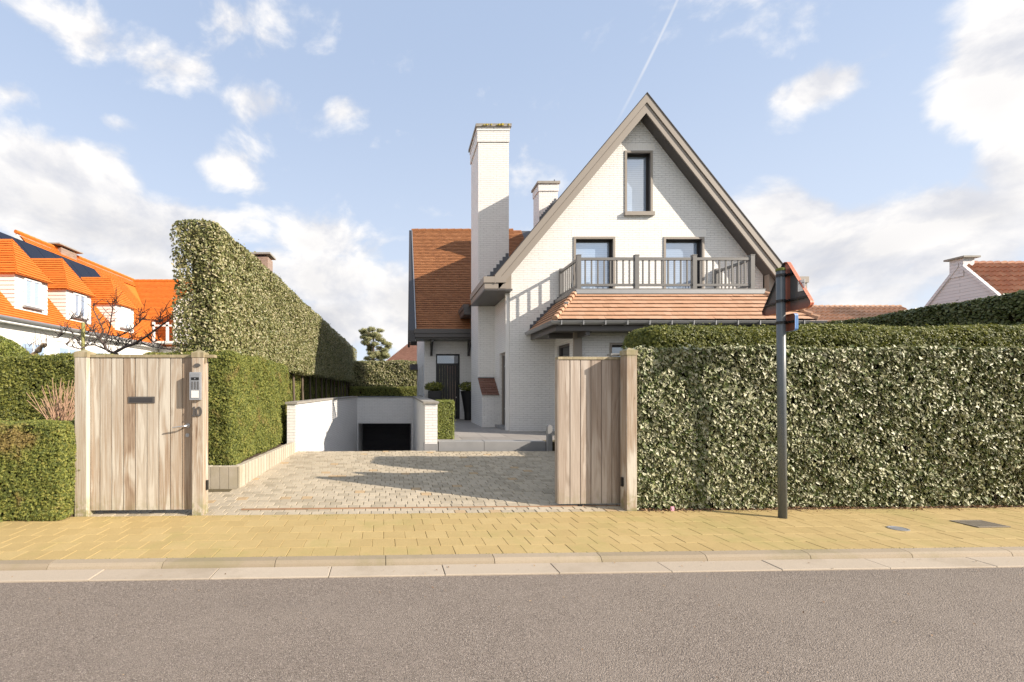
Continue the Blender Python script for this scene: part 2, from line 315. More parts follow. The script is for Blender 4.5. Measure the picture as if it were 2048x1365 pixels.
def asphalt():
    t = mat('asphalt'); p_ = pos(t)
    vo = t.n('ShaderNodeTexVoronoi'); t.put(vo.inputs['Vector'], p_); vo.inputs['Scale'].default_value = 130
    vo2 = t.n('ShaderNodeTexVoronoi'); t.put(vo2.inputs['Vector'], p_); vo2.inputs['Scale'].default_value = 210
    n = t.noise(p_, 1.2, 6, 0.65)
    sepn = t.n('ShaderNodeSeparateColor'); t.put(sepn.inputs[0], vo.outputs['Color'])
    c = t.ramp(sepn.outputs[0], [(0.0, (0.165, 0.135, 0.11)), (0.5, (0.232, 0.192, 0.158)), (0.85, (0.272, 0.227, 0.19)), (0.97, (0.36, 0.305, 0.26))])
    pit = t.sstep(vo.outputs['Distance'], 0.5, 0.85)
    c = t.mix(t.math('MULTIPLY', pit, 0.75), c, (0.10, 0.078, 0.066))
    c = t.mix(t.math('MULTIPLY', t.sstep(n, 0.42, 0.62), 0.25), c, (0.28, 0.235, 0.195))
    lane = t.noise(t.mapping(p_, (0.15, 1.4, 1), rot=(0, 0, -0.036)), 1.0, 4, 0.6)
    c = t.mix(t.math('MULTIPLY', t.sstep(lane, 0.5, 0.7), 0.3), c, (0.17, 0.142, 0.122))
    t.put(t.p.inputs['Base Color'], c); t.p.inputs['Roughness'].default_value = 0.85
    h = t.math('ADD', t.math('MULTIPLY', vo.outputs['Distance'], -1.0), t.math('MULTIPLY', vo2.outputs['Distance'], -0.4))
    bump(t, h, 0.0045)
    return MATS['asphalt']
M['asphalt'] = asphalt()
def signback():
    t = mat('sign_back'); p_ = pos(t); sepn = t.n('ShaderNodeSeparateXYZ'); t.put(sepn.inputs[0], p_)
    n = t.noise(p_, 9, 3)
    c = t.mix(t.math('ADD', t.math('MULTIPLY', t.sstep(sepn.outputs[1], 5.46, 5.455), t.sstep(sepn.outputs[1], 5.385, 5.39)), t.math('MULTIPLY', t.sstep(sepn.outputs[2], 2.62, 2.5), 0.6), clamp=True), (0.10, 0.10, 0.105), (0.34, 0.12, 0.08))  # red band and lower tint: a reflection painted into the back's colour
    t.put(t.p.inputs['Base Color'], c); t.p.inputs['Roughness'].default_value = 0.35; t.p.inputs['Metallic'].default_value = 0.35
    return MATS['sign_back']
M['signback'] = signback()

# ------------------------------------------------------------------ object helpers
TH = math.atan(0.0365); CT, ST = math.cos(TH), math.sin(TH)
ORI = {}
def street(p): return (p[0] * CT - p[1] * ST, p[0] * ST + p[1] * CT, p[2])
def tag(o, label=None, cat=None, group=None, kind=None):
    if label: o['label'] = label
    if cat: o['category'] = cat
    if group: o['group'] = group
    if kind: o['kind'] = kind
    return o
def thing(name, label, cat, loc, group=None, st=False):
    o = bpy.data.objects.new(name, None); C.objects.link(o)
    if st: loc = street(loc)
    o.location = loc; o.empty_display_size = 0.2; ORI[o.name] = Vector(loc)
    return tag(o, label, cat, group)
class MB:
    def __init__(s, st=False): s.v = []; s.f = []; s.r = []; s.uv = []; s.st = st; s.cur = 0.5
    def quadf(s, idx, uv=None):
        s.f.append(tuple(idx)); s.r.append(s.cur)
        if uv is None:
            pts = [Vector(s.v[i]) for i in idx]
            n = Vector((0, 0, 0))
            for i in range(len(pts)):
                a, b = pts[i], pts[(i + 1) % len(pts)]
                n += Vector(((a.y - b.y) * (a.z + b.z), (a.z - b.z) * (a.x + b.x), (a.x - b.x) * (a.y + b.y)))
            if n.length < 1e-12: n = Vector((0, 0, 1))
            n.normalize()
            if abs(n.z) > 0.93: uv = [(p.x, p.y) for p in pts]
            else:
                t_ = Vector((0, 0, 1)).cross(n).normalized(); b_ = n.cross(t_)
                uv = [(p.dot(t_), p.dot(b_)) for p in pts]
        s.uv.extend(uv)
    def face(s, pts, uv=None, r=None):
        if r is not None: s.cur = r
        b = len(s.v); s.v.extend(tuple(p) for p in pts); s.quadf(range(b, b + len(pts)), uv); return s
    def box(s, x0, x1, y0, y1, z0, z1, r=None, ch=0.0):
        if r is not None: s.cur = r
        if x0 > x1: x0, x1 = x1, x0
        if y0 > y1: y0, y1 = y1, y0
        if z0 > z1: z0, z1 = z1, z0
        if ch > 0:      # chamfered top
            A = [(x0, y0, z0), (x1, y0, z0), (x1, y1, z0), (x0, y1, z0)]
            B = [(x0, y0, z1 - ch), (x1, y0, z1 - ch), (x1, y1, z1 - ch), (x0, y1, z1 - ch)]
            D = [(x0 + ch, y0 + ch, z1), (x1 - ch, y0 + ch, z1), (x1 - ch, y1 - ch, z1), (x0 + ch, y1 - ch, z1)]
            for i in range(4):
                j = (i + 1) % 4; s.face([A[i], A[j], B[j], B[i]]); s.face([B[i], B[j], D[j], D[i]])
            s.face(D); return s
        c = [(x0, y0, z0), (x1, y0, z0), (x1, y1, z0), (x0, y1, z0), (x0, y0, z1), (x1, y0, z1), (x1, y1, z1), (x0, y1, z1)]
        for q in ((0, 1, 5, 4), (1, 2, 6, 5), (2, 3, 7, 6), (3, 0, 4, 7), (4, 5, 6, 7), (3, 2, 1, 0)): s.face([c[i] for i in q])
        return s
    def prism(s, poly, a0, a1, axis='y'):
        """poly in the two other axes (x,z for y; y,z for x; x,y for z)"""
        def P3(p, a):
            return (p[0], a, p[1]) if axis == 'y' else ((a, p[0], p[1]) if axis == 'x' else (p[0], p[1], a))
        tri = tessellate_polygon([[Vector((*p, 0)) for p in poly]])
        area = sum(poly[i][0] * poly[(i + 1) % len(poly)][1] - poly[(i + 1) % len(poly)][0] * poly[i][1] for i in range(len(poly)))
        if area < 0: poly = poly[::-1]; tri = tessellate_polygon([[Vector((*p, 0)) for p in poly]])
        n = len(poly)
        for a, fl in ((a0, 0), (a1, 1)):
            for t_ in tri:
                pts = [P3(poly[i], a) for i in t_]
                nn = (Vector(pts[1]) - Vector(pts[0])).cross(Vector(pts[2]) - Vector(pts[0]))
                ax = {'x': 0, 'y': 1, 'z': 2}[axis]
                want = 1 if (a == max(a0, a1)) else -1
                if nn[ax] * want < 0: pts = pts[::-1]
                s.face(pts)
        for i in range(n):
            j = (i + 1) % n
            s.face([P3(poly[i], a0), P3(poly[j], a0), P3(poly[j], a1), P3(poly[i], a1)])
        return s
    def wall(s, outline, holes, y, depth, axis='y', sign=1):
        """flat wall with rectangular holes (x0,x1,z0,z1) and reveals going +depth"""
        loops = [[Vector((*p, 0)) for p in outline]]
        for (a, b, c_, e) in holes: loops.append([Vector((a, c_, 0)), Vector((a, e, 0)), Vector((b, e, 0)), Vector((b, c_, 0))])
        flat = [p for l in loops for p in l]
        def P3(p, a): return (p[0], a, p[1]) if axis == 'y' else (a, p[0], p[1])
        for t_ in tessellate_polygon(loops):
            pts = [P3(flat[i], y) for i in t_]
            nn = (Vector(pts[1]) - Vector(pts[0])).cross(Vector(pts[2]) - Vector(pts[0]))
            k = 1 if axis == 'y' else 0
            if nn[k] * depth > 0: pts = pts[::-1]
            s.face(pts)
        for (a, b, c_, e) in holes:
            q = [(a, c_), (a, e), (b, e), (b, c_)]
            for i in range(4):
                j = (i + 1) % 4
                s.face([P3(q[i], y), P3(q[j], y), P3(q[j], y + depth), P3(q[i], y + depth)])
        return s
    def tube(s, pts, rad, seg=8, cap=True):
        if not hasattr(rad, '__len__'): rad = [rad] * len(pts)
        pts = [Vector(p) for p in pts]; rings = []; prev = None
        for i, p in enumerate(pts):
            t_ = (pts[min(i + 1, len(pts) - 1)] - pts[max(i - 1, 0)]).normalized()
            if prev is None: prev = t_.orthogonal().normalized()
            u = (prev - t_ * prev.dot(t_))
            u = u.normalized() if u.length > 1e-6 else t_.orthogonal().normalized()
            prev = u; v_ = t_.cross(u); b = len(s.v)
            for k in range(seg):
                a = 2 * math.pi * k / seg; s.v.append(tuple(p + (u * math.cos(a) + v_ * math.sin(a)) * rad[i]))
            rings.append(b)
        for i in range(len(rings) - 1):
            for k in range(seg):
                k2 = (k + 1) % seg
                s.quadf((rings[i] + k, rings[i] + k2, rings[i + 1] + k2, rings[i + 1] + k))
        if cap:
            s.quadf(tuple(rings[0] + k for k in range(seg))[::-1]); s.quadf(tuple(rings[-1] + k for k in range(seg)))
        return s
    def lathe(s, cx, cy, prof, seg=24):
        rings = []
        for (r_, z) in prof:
            b = len(s.v)
            for k in range(seg):
                a = 2 * math.pi * k / seg; s.v.append((cx + r_ * math.cos(a), cy + r_ * math.sin(a), z))
            rings.append(b)
        for i in range(len(rings) - 1):
            for k in range(seg):
                k2 = (k + 1) % seg; s.quadf((rings[i] + k, rings[i] + k2, rings[i + 1] + k2, rings[i + 1] + k))
        s.quadf(tuple(rings[-1] + k for k in range(seg))); return s
    def build(s, name, m, parent=None, origin=None, smooth=False):
        vs = [street(p) for p in s.v] if s.st else s.v
        if parent is not None: org = ORI[parent.name]
        else:
            org = Vector(street(origin) if (s.st and origin) else (origin or (0, 0, 0)))
        me = bpy.data.meshes.new(name)
        me.from_pydata([tuple(Vector(p) - org) for p in vs], [], s.f)
        uvl = me.uv_layers.new(name='uv'); uvl.data.foreach_set('uv', np.array(s.uv, dtype=np.float32).ravel())
        at = me.attributes.new('rnd', 'FLOAT', 'FACE'); at.data.foreach_set('value', np.array(s.r, dtype=np.float32))
        if smooth: me.polygons.foreach_set('use_smooth', [True] * len(me.polygons))
        me.materials.append(M[m] if isinstance(m, str) else m)
        o = bpy.data.objects.new(name, me); C.objects.link(o)
        if parent is not None: o.parent = parent
        else: o.location = org
        ORI[o.name] = org
        return o

def tiles(mb, pL, pR, qR, qL, gauge, tw, th=0.030, wave=0.0, rstart=0):
    """roof plane: eave pL->pR, top qL->qR, real overlapping tiles, each its own shade"""
    pL, pR, qR, qL = map(Vector, (pL, pR, qR, qL))
    e = (pR - pL).normalized(); n = e.cross(qL - pL).normalized()
    if n.z < 0: n = -n
    up = n.cross(e).normalized()
    if up.z < 0: up = -up
    H = (qL - pL).dot(up); rows = max(1, round(H / gauge)); g = H / rows
    sL0, sR0, sL1, sR1 = 0.0, (pR - pL).dot(e), (qL - pL).dot(e), (qR - pL).dot(e)
    for r_ in range(rows):
        va, vb = r_ * g, (r_ + 1) * g
        fa = (r_ + 0.35) / rows
        a, b = sL0 + (sL1 - sL0) * fa, sR0 + (sR1 - sR0) * fa
        k0 = math.floor(a / tw - 1); k1 = math.ceil(b / tw + 1)
        off = tw / 2 if (r_ % 2 and not wave) else 0.0
        for k in range(k0, k1):
            s0, s1 = max(a, k * tw + off), min(b, (k + 1) * tw + off - 0.002)
            if s1 - s0 < 0.02: continue
            mb.cur = random.random(); j = random.uniform(-0.003, 0.003); j2 = random.uniform(-0.0025, 0.0025)
            def pt(s_, v_, h_): return pL + e * s_ + up * v_ + n * h_
            if wave:
                m_ = 4; hs = [wave * (0.5 - 0.5 * math.cos(2 * math.pi * ((s0 + (s1 - s0) * i / m_ - k * tw) / tw))) for i in range(m_ + 1)]
                for i in range(m_):
                    a0 = s0 + (s1 - s0) * i / m_; a1 = s0 + (s1 - s0) * (i + 1) / m_
                    lo0, lo1 = pt(a0, va, th + hs[i]), pt(a1, va, th + hs[i + 1]); hi0, hi1 = pt(a0, vb + .01, hs[i]), pt(a1, vb + .01, hs[i + 1])
                    mb.face([lo0, lo1, hi1, hi0]); mb.face([pt(a0, va, -0.01), pt(a1, va, -0.01), lo1, lo0])
            else:
                lo0, lo1 = pt(s0, va + j2, th + j), pt(s1, va + j2, th + j + j2); hi0, hi1 = pt(s0, vb + .008, 0.002), pt(s1, vb + .008, 0.002)
                mb.face([lo0, lo1, hi1, hi0])
                e0, e1 = pt(s0, va + j2, th + j - .012), pt(s1, va + j2, th + j + j2 - .012)      # the butt edge, with the open gap under it
                mb.face([e0, e1, lo1, lo0]); mb.face([lo1, e1, hi1]); mb.face([lo0, hi0, e0])
    return mb

# ---- foliage
def tmpl(kind):
    if kind == 'ivy':
        o_ = [(0, 0), (.26, -.14), (.50, .10), (.40, .36), (.27, .52), (.16, .80), (0, 1.0), (-.16, .80), (-.27, .52), (-.40, .36), (-.50, .10), (-.26, -.14)]
        V = [(0, .35, -.07)] + [(x, y, 0.03 * abs(x) * 4) for x, y in o_]
        F = [(0, i, i % 12 + 1) for i in range(1, 13)]
    elif kind == 'oval':
        V = [(0, 0, 0), (.26, .35, .07), (.20, .75, .05), (0, 1, 0), (-.20, .75, .05), (-.26, .35, .07), (0, .5, -.02)]
        F = [(0, 1, 6), (1, 2, 6), (2, 3, 6), (3, 4, 6), (4, 5, 6), (5, 0, 6)]
    elif kind == 'sprig':      # a short shoot with several blades
        V = [(0, 0, 0), (.09, .5, .05), (0, 1, 0), (-.09, .5, .05)]; F = [(0, 1, 2, 3)]
        for a, b_ in ((.9, .25), (-.9, .3), (.6, .5), (-.6, .05)):
            i = len(V); c_, s_ = math.sin(a), math.cos(a)
            V += [(0, b_, 0), (c_ * .35 + s_ * .08, b_ + s_ * .35 - c_ * .08, .06), (c_ * .65, b_ + s_ * .65, 0.0), (c_ * .3 - s_ * .08, b_ + s_ * .3 + c_ * .08, -.03)]
            F.append((i, i + 1, i + 2, i + 3))
    elif kind == 'needle':
        V = []; F = []
        for k in range(7):
            a = k * 2.4; i = len(V); dx, dz = math.cos(a) * .5, math.sin(a) * .5
            V += [(0, 0, 0), (dx * .5 + .04, .5, dz * .5), (dx, 1, dz), (dx * .5 - .04, .5, dz * .5)]; F.append((i, i + 1, i + 2, i + 3))
    return np.array(V, float), F
def leaves(name, m, P_, N_, size, kind, parent=None, origin=None, tilt=0.6, droop=0.0, st=False, bias=None):
    """P_: points, N_: outward normals (leaf faces roughly that way)"""
    V, F = tmpl(kind); n = len(P_)
    if bias is not None: N_ = N_ + np.array(bias, float)   # leaves turn their faces to the light
    N_ = N_ + rng.normal(0, tilt, (n, 3)); N_ /= np.linalg.norm(N_, axis=1)[:, None] + 1e-9
    upv = rng.normal(0, 1, (n, 3)) + np.array([0, 0, -droop])
    Y_ = upv - N_ * (upv * N_).sum(1)[:, None]; Y_ /= np.linalg.norm(Y_, axis=1)[:, None] + 1e-9
    X_ = np.cross(Y_, N_)
    s_ = size * rng.uniform(0.65, 1.3, n)
    W_ = P_[:, None, :] + s_[:, None, None] * (V[None, :, 0:1] * X_[:, None, :] + (V[None, :, 1:2] - .4) * Y_[:, None, :] + V[None, :, 2:3] * N_[:, None, :])
    W_ = W_.reshape(-1, 3)
    if st: W_ = np.stack([W_[:, 0] * CT - W_[:, 1] * ST, W_[:, 0] * ST + W_[:, 1] * CT, W_[:, 2]], 1)
    org = ORI[parent.name] if parent is not None else Vector(street(origin) if st else origin)
    W_ = W_ - np.array(org)
    nv = len(V); lens = np.array([len(f) for f in F]); fl = np.concatenate([np.array(f) for f in F])
    loops = (fl[None, :] + (np.arange(n) * nv)[:, None]).ravel()
    totals = np.tile(lens, n); starts = np.concatenate([[0], np.cumsum(totals)[:-1]])
    me = bpy.data.meshes.new(name)
    me.vertices.add(len(W_)); me.vertices.foreach_set('co', W_.astype(np.float32).ravel())
    me.loops.add(len(loops)); me.loops.foreach_set('vertex_index', loops.astype(np.int32))
    me.polygons.add(len(totals)); me.polygons.foreach_set('loop_start', starts.astype(np.int32))
    try: me.polygons.foreach_set('loop_total', totals.astype(np.int32))
    except Exception: pass
    at = me.attributes.new('rnd', 'FLOAT', 'FACE'); at.data.foreach_set('value', np.repeat(rng.random(n), len(F)).astype(np.float32))
    me.update(calc_edges=True); me.validate()
    me.materials.append(M[m])
    o = bpy.data.objects.new(name, me); C.objects.link(o)
    if parent is not None: o.parent = parent
    else: o.location = org
    ORI[o.name] = org
    return o
def undul(P, amp, f=3.1):
    x, y, z = P[:, 0], P[:, 1], P[:, 2]
    return amp * (np.sin(x * f + 1.3 * np.sin(z * f * .8)) + np.sin(y * f * 1.1 + 2 + np.cos(z * f)) + np.sin(z * f * 1.7 + x * 2 + y) + .6 * np.sin(x * f * 3.1 + y * f * 2.7 + z * f * 3.7)) / 3
def boxpts(b, faces, dens, amp=0.03, depth=0.05, rnd_=0.12, near=None, holes=3.0, hs=1.0):
    """points on faces of box b, pushed in at the rounded edges; near: density falls off as (near/Y)**2"""
    x0, x1, y0, y1, z0, z1 = b; out = []; outn = []
    defs = {'f': ((0, -1, 0), 'y', y0), 'b': ((0, 1, 0), 'y', y1), 'l': ((-1, 0, 0), 'x', x0), 'r': ((1, 0, 0), 'x', x1), 't': ((0, 0, 1), 'z', z1), 'u': ((0, 0, -1), 'z', z0)}
    for fc in faces:
        nrm, ax, val = defs[fc]
        A = {'y': (x1 - x0) * (z1 - z0), 'x': (y1 - y0) * (z1 - z0), 'z': (x1 - x0) * (y1 - y0)}[ax]
        n = int(A * dens)
        p = np.stack([rng.uniform(x0, x1, n), rng.uniform(y0, y1, n), rng.uniform(z0, z1, n)], 1)
        p[:, 'xyz'.index(ax)] = val
        if near:
            keep = rng.random(n) < np.minimum(1, (near / p[:, 1]) ** 1.5); p = p[keep]; n = len(p)
        # round edges
        c_ = np.array([(x0 + x1) / 2, (y0 + y1) / 2, (z0 + z1) / 2]); h = np.array([(x1 - x0) / 2, (y1 - y0) / 2, (z1 - z0) / 2])
        rr = min(rnd_, h.min() * .9); q = p - c_; inner = np.clip(q, -(h - rr), h - rr); dv = q - inner
        ln = np.linalg.norm(dv, axis=1)[:, None] + 1e-9
        nn = dv / ln; surf = c_ + inner + nn * rr
        flat = (np.abs(ln[:, 0] - rr) < 1e-6)
        p = surf; N = nn
        # hollows where shoots are missing, and stray shoots that stand out
        hr = rng.uniform(.03, .085, max(1, int(A * holes))) * hs; hc = p[rng.integers(0, n, len(hr))] if n else p
        keep = np.ones(n, bool)
        for c0, r0 in zip(hc, hr): keep &= ~((((p - c0) ** 2).sum(1) < r0 * r0) & (rng.random(n) < .7))
        p = p[keep]; N = N[keep]; n = len(p)
        stray = np.where(rng.random(n) < .012, rng.uniform(.02, .06, n), 0)
        p = p + N * stray[:, None]
        p = p + N * (undul(p, amp)[:, None] - rng.exponential(depth, n)[:, None] + depth * .6)
        out.append(p); outn.append(N)
    return np.concatenate(out), np.concatenate(outn)
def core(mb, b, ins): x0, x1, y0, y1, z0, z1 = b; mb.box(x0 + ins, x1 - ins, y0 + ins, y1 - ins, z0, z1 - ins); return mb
def hedge(name, label, b, faces, dens, size, kind, m, amp=0.03, depth=0.04, rnd_=0.12, tilt=0.6, near=None, st=False, ins=0.09, cat='hedge', droop=0.0, bias=(.25, -.2, .35), holes=3.0):
    x0, x1, y0, y1, z0, z1 = b
    t = thing(name, label, cat, ((x0 + x1) / 2, (y0 + y1) / 2, z0), st=st)
    P_, N_ = boxpts(b, faces, dens, amp, depth, rnd_, near, holes)
    leaves('foliage', m, P_, N_, size, kind, parent=t, tilt=tilt, st=st, droop=droop, bias=bias)
    mb = MB(st); core(mb, b, ins).build('shade_core', 'core', t)  # opaque core, coloured as the shade between the leaves
    return t

# ================================================================== SETTING
def grid_sheet(xs, ys, z, hole=None):
    mb = MB()
    for i in range(len(xs) - 1):
        for j in range(len(ys) - 1):
            cx, cy = (xs[i] + xs[i + 1]) / 2, (ys[j] + ys[j + 1]) / 2
            if hole and hole[0] < cx < hole[1] and hole[2] < cy < hole[3]: continue
            mb.face([(xs[i], ys[j], z), (xs[i + 1], ys[j], z), (xs[i + 1], ys[j + 1], z), (xs[i], ys[j + 1], z)])
    return mb
g = grid_sheet([-900, -2.35, 0.7, 900], [-900, 9.95, 22.0, 1500], -0.13, (-2.35, 0.7, 9.95, 22.0))
tag(g.build('ground', 'groundgreen'), kind='structure')
mb = MB(True).box(-60, 60, -4.5, 3.86, -0.128, -0.055); tag(mb.build('road', 'asphalt'), kind='structure')
# gutter slabs and kerb stones, one metre each
mb = MB(True)
for i in range(-14, 22):
    j = random.uniform(-.0025, .0025)
    mb.box(i - 0.47 + .003, i + 0.53 - .003, 3.86, 4.085, -0.12, -0.042 + j, r=random.random(), ch=0.004)
tag(mb.build('gutter_slabs', 'gutterc'), kind='structure')
mb = MB(True)
for i in range(-14, 22):
    s0, s1 = i + 0.02 + .003, i + 1.02 - .003
    lift = 0.0 if s0 < 2.6 else (min(1, (s0 - 2.6) / 1.2) * 0.045)
    lift1 = 0.0 if s1 < 2.6 else (min(1, (s1 - 2.6) / 1.2) * 0.045)
    zl, zr = 0.004, 0.004; mb.cur = random.random()
    # profile: sloping front, rounded nose
    def prof(s_, lf): return [(s_, 4.088, -0.12), (s_, 4.088, -0.05 + lf * 0), (s_, 4.10, -0.022 + lf * .2), (s_, 4.125, 0.0), (s_, 4.205, 0.006), (s_, 4.205, -0.12)]
    A_, B_ = prof(s0, lift), prof(s1, lift1)
    for k in range(5): mb.face([A_[k], B_[k], B_[k + 1], A_[k + 1]][::-1])
    mb.face(A_); mb.face(B_[::-1])
tag(mb.build('kerb', 'kerb'), kind='structure')
# pavement: yellow slabs
mb = MB(True).box(-60, 60, 4.207, 5.62, -0.12, -0.008)
tag(mb.build('pavement_bed', 'joint'), kind='structure')
mb = MB(True); tw, td = 0.2265, 0.2355
for r_ in range(6):
    t0 = 4.209 + r_ * td
    for k in range(-42, 62):
        s0 = k * tw + (tw / 2 if r_ % 2 else 0) + random.uniform(-.001, .001)
        gj = random.choice((.0015, .002, .003, .005)); dz = random.uniform(-.0012, .0012); c_ = 0.003
        x0, x1, y0, y1 = s0 + gj / 2, s0 + tw - gj / 2, t0 + .001, t0 + td - .0015
        mb.box(x0, x1, y0, y1, -0.03, 0.004 + dz, r=random.random(), ch=c_)
tag(mb.build('pavement', 'slab'), kind='structure')

# driveway of sandstone setts, rising to the ramp
def zdrive(y): return 0.0 + max(0, min(1, (y - 5.75) / (10.0 - 5.75))) * 0.2
mb = MB()
N = 14
def dY0(x): return 5.62 * 1 + 0.0365 * x + 0.02     # the pavement's back edge
ys = np.linspace(0, 1, N + 1)
for i in range(N):
    for (xa, xb) in ((-4.2, 4.6),):
        ya0, yb0 = dY0(xa), dY0(xb)
        f0, f1 = ys[i], ys[i + 1]; yE = 9.96
        y = lambda b0, f: b0 + (yE - b0) * f
        mb.face([(xa, y(ya0, f0), zdrive(y(ya0, f0)) - .012), (xb, y(yb0, f0), zdrive(y(yb0, f0)) - .012), (xb, y(yb0, f1), zdrive(y(yb0, f1)) - .012), (xa, y(ya0, f1), zdrive(y(ya0, f1)) - .012)])
mb.face([(-2.25, 9.96, .188), (0.9, 9.96, .188), (0.9, 9.96, -0.2), (-2.25, 9.96, -0.2)])
tag(mb.build('driveway_bed', 'joint'), kind='structure')
mb = MB(True); pw, pd = 0.150, 0.140; r_ = 0; t0 = 5.625
while t0 < 10.35:
    off = random.uniform(-.02, .02) + (pw / 2 if r_ % 2 else 0)
    s_ = -4.1 + off
    while s_ < 4.6:
        wv = pw * random.choice((1, 1, 1, 1, .96, 1.04)); cx, cy = street((s_ + wv / 2, t0 + pd / 2, 0))[:2]
        ok = cy < 9.93 and cx < 4.4 and not (cy > 6.7 and cx < -2.55) and cx > -4.15
        if ok:
            zc = zdrive(cy); dz = random.uniform(-.0025, .0025); gj = random.uniform(.005, .010)
            rr_ = random.random() * 0.93 if random.random() > 0.03 else 1.35
            x0, x1, y0, y1 = s_ + gj / 2, s_ + wv - gj / 2, t0 + gj / 2, t0 + pd - gj / 2
            ti = random.uniform(-.012, .012); tj = random.uniform(-.012, .012) + 0.047; c_ = .006
            q = [(x0, y0), (x1, y0), (x1, y1), (x0, y1)]; qi = [(x0 + c_, y0 + c_), (x1 - c_, y0 + c_), (x1 - c_, y1 - c_), (x0 + c_, y1 - c_)]
            H = lambda p: zc + dz + (p[0] - (x0 + x1) / 2) * ti + (p[1] - (y0 + y1) / 2) * tj
            mb.cur = rr_
            lo = [(p[0], p[1], H(p) - .03) for p in q]; mid = [(p[0], p[1], H(p) - .004) for p in q]; top = [(p[0], p[1], H(p)) for p in qi]
            for i in range(4):
                j_ = (i + 1) % 4; mb.face([lo[i], lo[j_], mid[j_], mid[i]]); mb.face([mid[i], mid[j_], top[j_], top[i]])
            mb.face(top)
        s_ += wv
    t0 += pd; r_ += 1
tag(mb.build('driveway', 'paver'), kind='structure')
# ramp down to the garage
mb = MB()
for i in range(12):
    f0, f1 = i / 12, (i + 1) / 12
    xl = lambda f: -2.32 + 0.5 * max(0, (f - .4)); 
    mb.face([(-2.3, 9.96 + 8.9 * f0, .188 - 2.35 * f0 ** 1.15), (0.6, 9.96 + 8.9 * f0, .188 - 2.35 * f0 ** 1.15), (0.6, 9.96 + 8.9 * f1, .188 - 2.35 * f1 ** 1.15), (-2.3, 9.96 + 8.9 * f1, .188 - 2.35 * f1 ** 1.15)])
mb.face([(-2.3, 18.86, -2.162), (0.6, 18.86, -2.162), (0.6, 21.9, -2.162), (-2.3, 21.9, -2.162)])
tag(mb.build('garage_ramp', 'bluestone'), kind='structure')
# terrace
mb = MB().box(0.845, 4.3, 10.14, 19.0, -0.1, 0.375); tag(mb.build('terrace_bed', 'joint'), kind='structure')
mb = MB()
xs_ = [0.85, 1.9, 3.0, 3.34]; xt = [0.85]
while xt[-1] < 4.3: xt.append(xt[-1] + 0.6)
yv = 10.46
while yv < 18:
    for a in xt: mb.box(a + .0025, a + .5975, yv + .0025, yv + .5975, .372, .391 + random.uniform(-.001, .001), r=random.random(), ch=.002)
    yv += .6
tag(mb.build('terrace', 'terr'), kind='structure')
mb = MB()
for a, b in ((0.87, 1.885), (1.895, 3.27)): mb.box(a, b, 10.10, 10.455, 0.1, 0.39, r=random.random(), ch=.006)
tag(mb.build('terrace_step', 'bluestone'), kind='structure')
# raised bed soil on the left
mb = MB(True).box(-12, -3.8, 5.62, 9.5, -0.1, 0.99); tag(mb.build('raised_bed', 'soil'), kind='structure')

# ================================================================== GATES, POSTS
def post(s0, wd, dp, h, label, t0=5.63):
    t = thing('gate_post', label, 'gate post', (s0 + wd / 2, t0 + dp / 2, 0), st=True, group='timber gate posts')
    mb = MB(True); s1, t1 = s0 + wd, t0 + dp; c_ = .006
    mb.cur = random.random()
    q = [(s0 + c_, t0), (s1 - c_, t0), (s1, t0 + c_), (s1, t1 - c_), (s1 - c_, t1), (s0 + c_, t1), (s0, t1 - c_), (s0, t0 + c_)]
    for i in range(8):
        a, b = q[i], q[(i + 1) % 8]; mb.face([(*a, -.02), (*b, -.02), (*b, h), (*a, h)])
    mb.build('shaft', 'woodpost', t)
    mb = MB(True); e = .005; mb.cur = random.random()
    q = [(s0 - e, t0 - e), (s1 + e, t0 - e), (s1 + e, t1 + e), (s0 - e, t1 + e)]; zt = h + .065; ap = ((s0 + s1) / 2, (t0 + t1) / 2, zt + .04)
    for i in range(4):
        a, b = q[i], q[(i + 1) % 4]; mb.face([(*a, h + .004), (*b, h + .004), (*b, zt), (*a, zt)]); mb.face([(*a, zt), (*b, zt), ap])
    mb.face([(*p, h + .004) for p in q][::-1])
    mb.build('cap', 'woodcap', t)
    return t
post(-3.77, .15, .16, 1.945, 'weathered timber gate post between the low street hedge and the pedestrian gate')
pc = post(-2.36, .14, .16, 1.945, 'weathered timber gate post carrying the intercom and number 10')
pr = post(3.10, .135, .16, 1.99, 'weathered timber gate post between the sliding gate and the ivy hedge')
MB(True).box(-2.218, -2.195, 5.70, 5.735, .30, .42, ch=.004).build('photocell', 'black', pc)
MB(True).box(3.075, 3.098, 5.70, 5.735, .30, .42, ch=.004).build('photocell', 'black', pr)

def planks(mb, s0, s1, w_, t0, t1, z0, z1, seed, gap=.008, first=None):
    random.seed(seed); s_ = s0
    a = first or w_
    while s_ < s1 - .01:
        e = min(s_ + a, s1); mb.cur = random.random(); jt = random.uniform(0, .002)
        mb.face([(s_ + gap / 2, t0 + jt + .003, z0), (s_ + gap / 2 + .003, t0 + jt, z0), (s_ + gap / 2 + .003, t0 + jt, z1), (s_ + gap / 2, t0 + jt + .003, z1)])
        mb.box(s_ + gap / 2 + .003, e - gap / 2, t0 + jt, t1, z0, z1)
        s_ = e; a = w_
G = thing('pedestrian_gate', 'closed pale timber pedestrian gate with a letter slot and lever handle', 'gate', (-2.99, 5.72, 0.06), st=True)
mb = MB(True); planks(mb, -3.615, -2.362, .143, 5.69, 5.73, .06, 1.945, 5, first=.11); mb.build('panel', 'wood', G)
MB(True).box(-3.615, -2.362, 5.735, 5.76, .08, 1.94).build('shade_backing', 'dark', G)  # painted dark to give the gaps between planks their shade
MB(True).box(-3.618, -2.362, 5.68, 5.78, 1.949, 1.985, ch=.004).build('top_rail', 'woodcap', G)
ls = MB(True); ls.box(-3.155, -2.835, 5.682, 5.69, 1.385, 1.465, ch=0).build('letter_slot', 'darktrim', G)
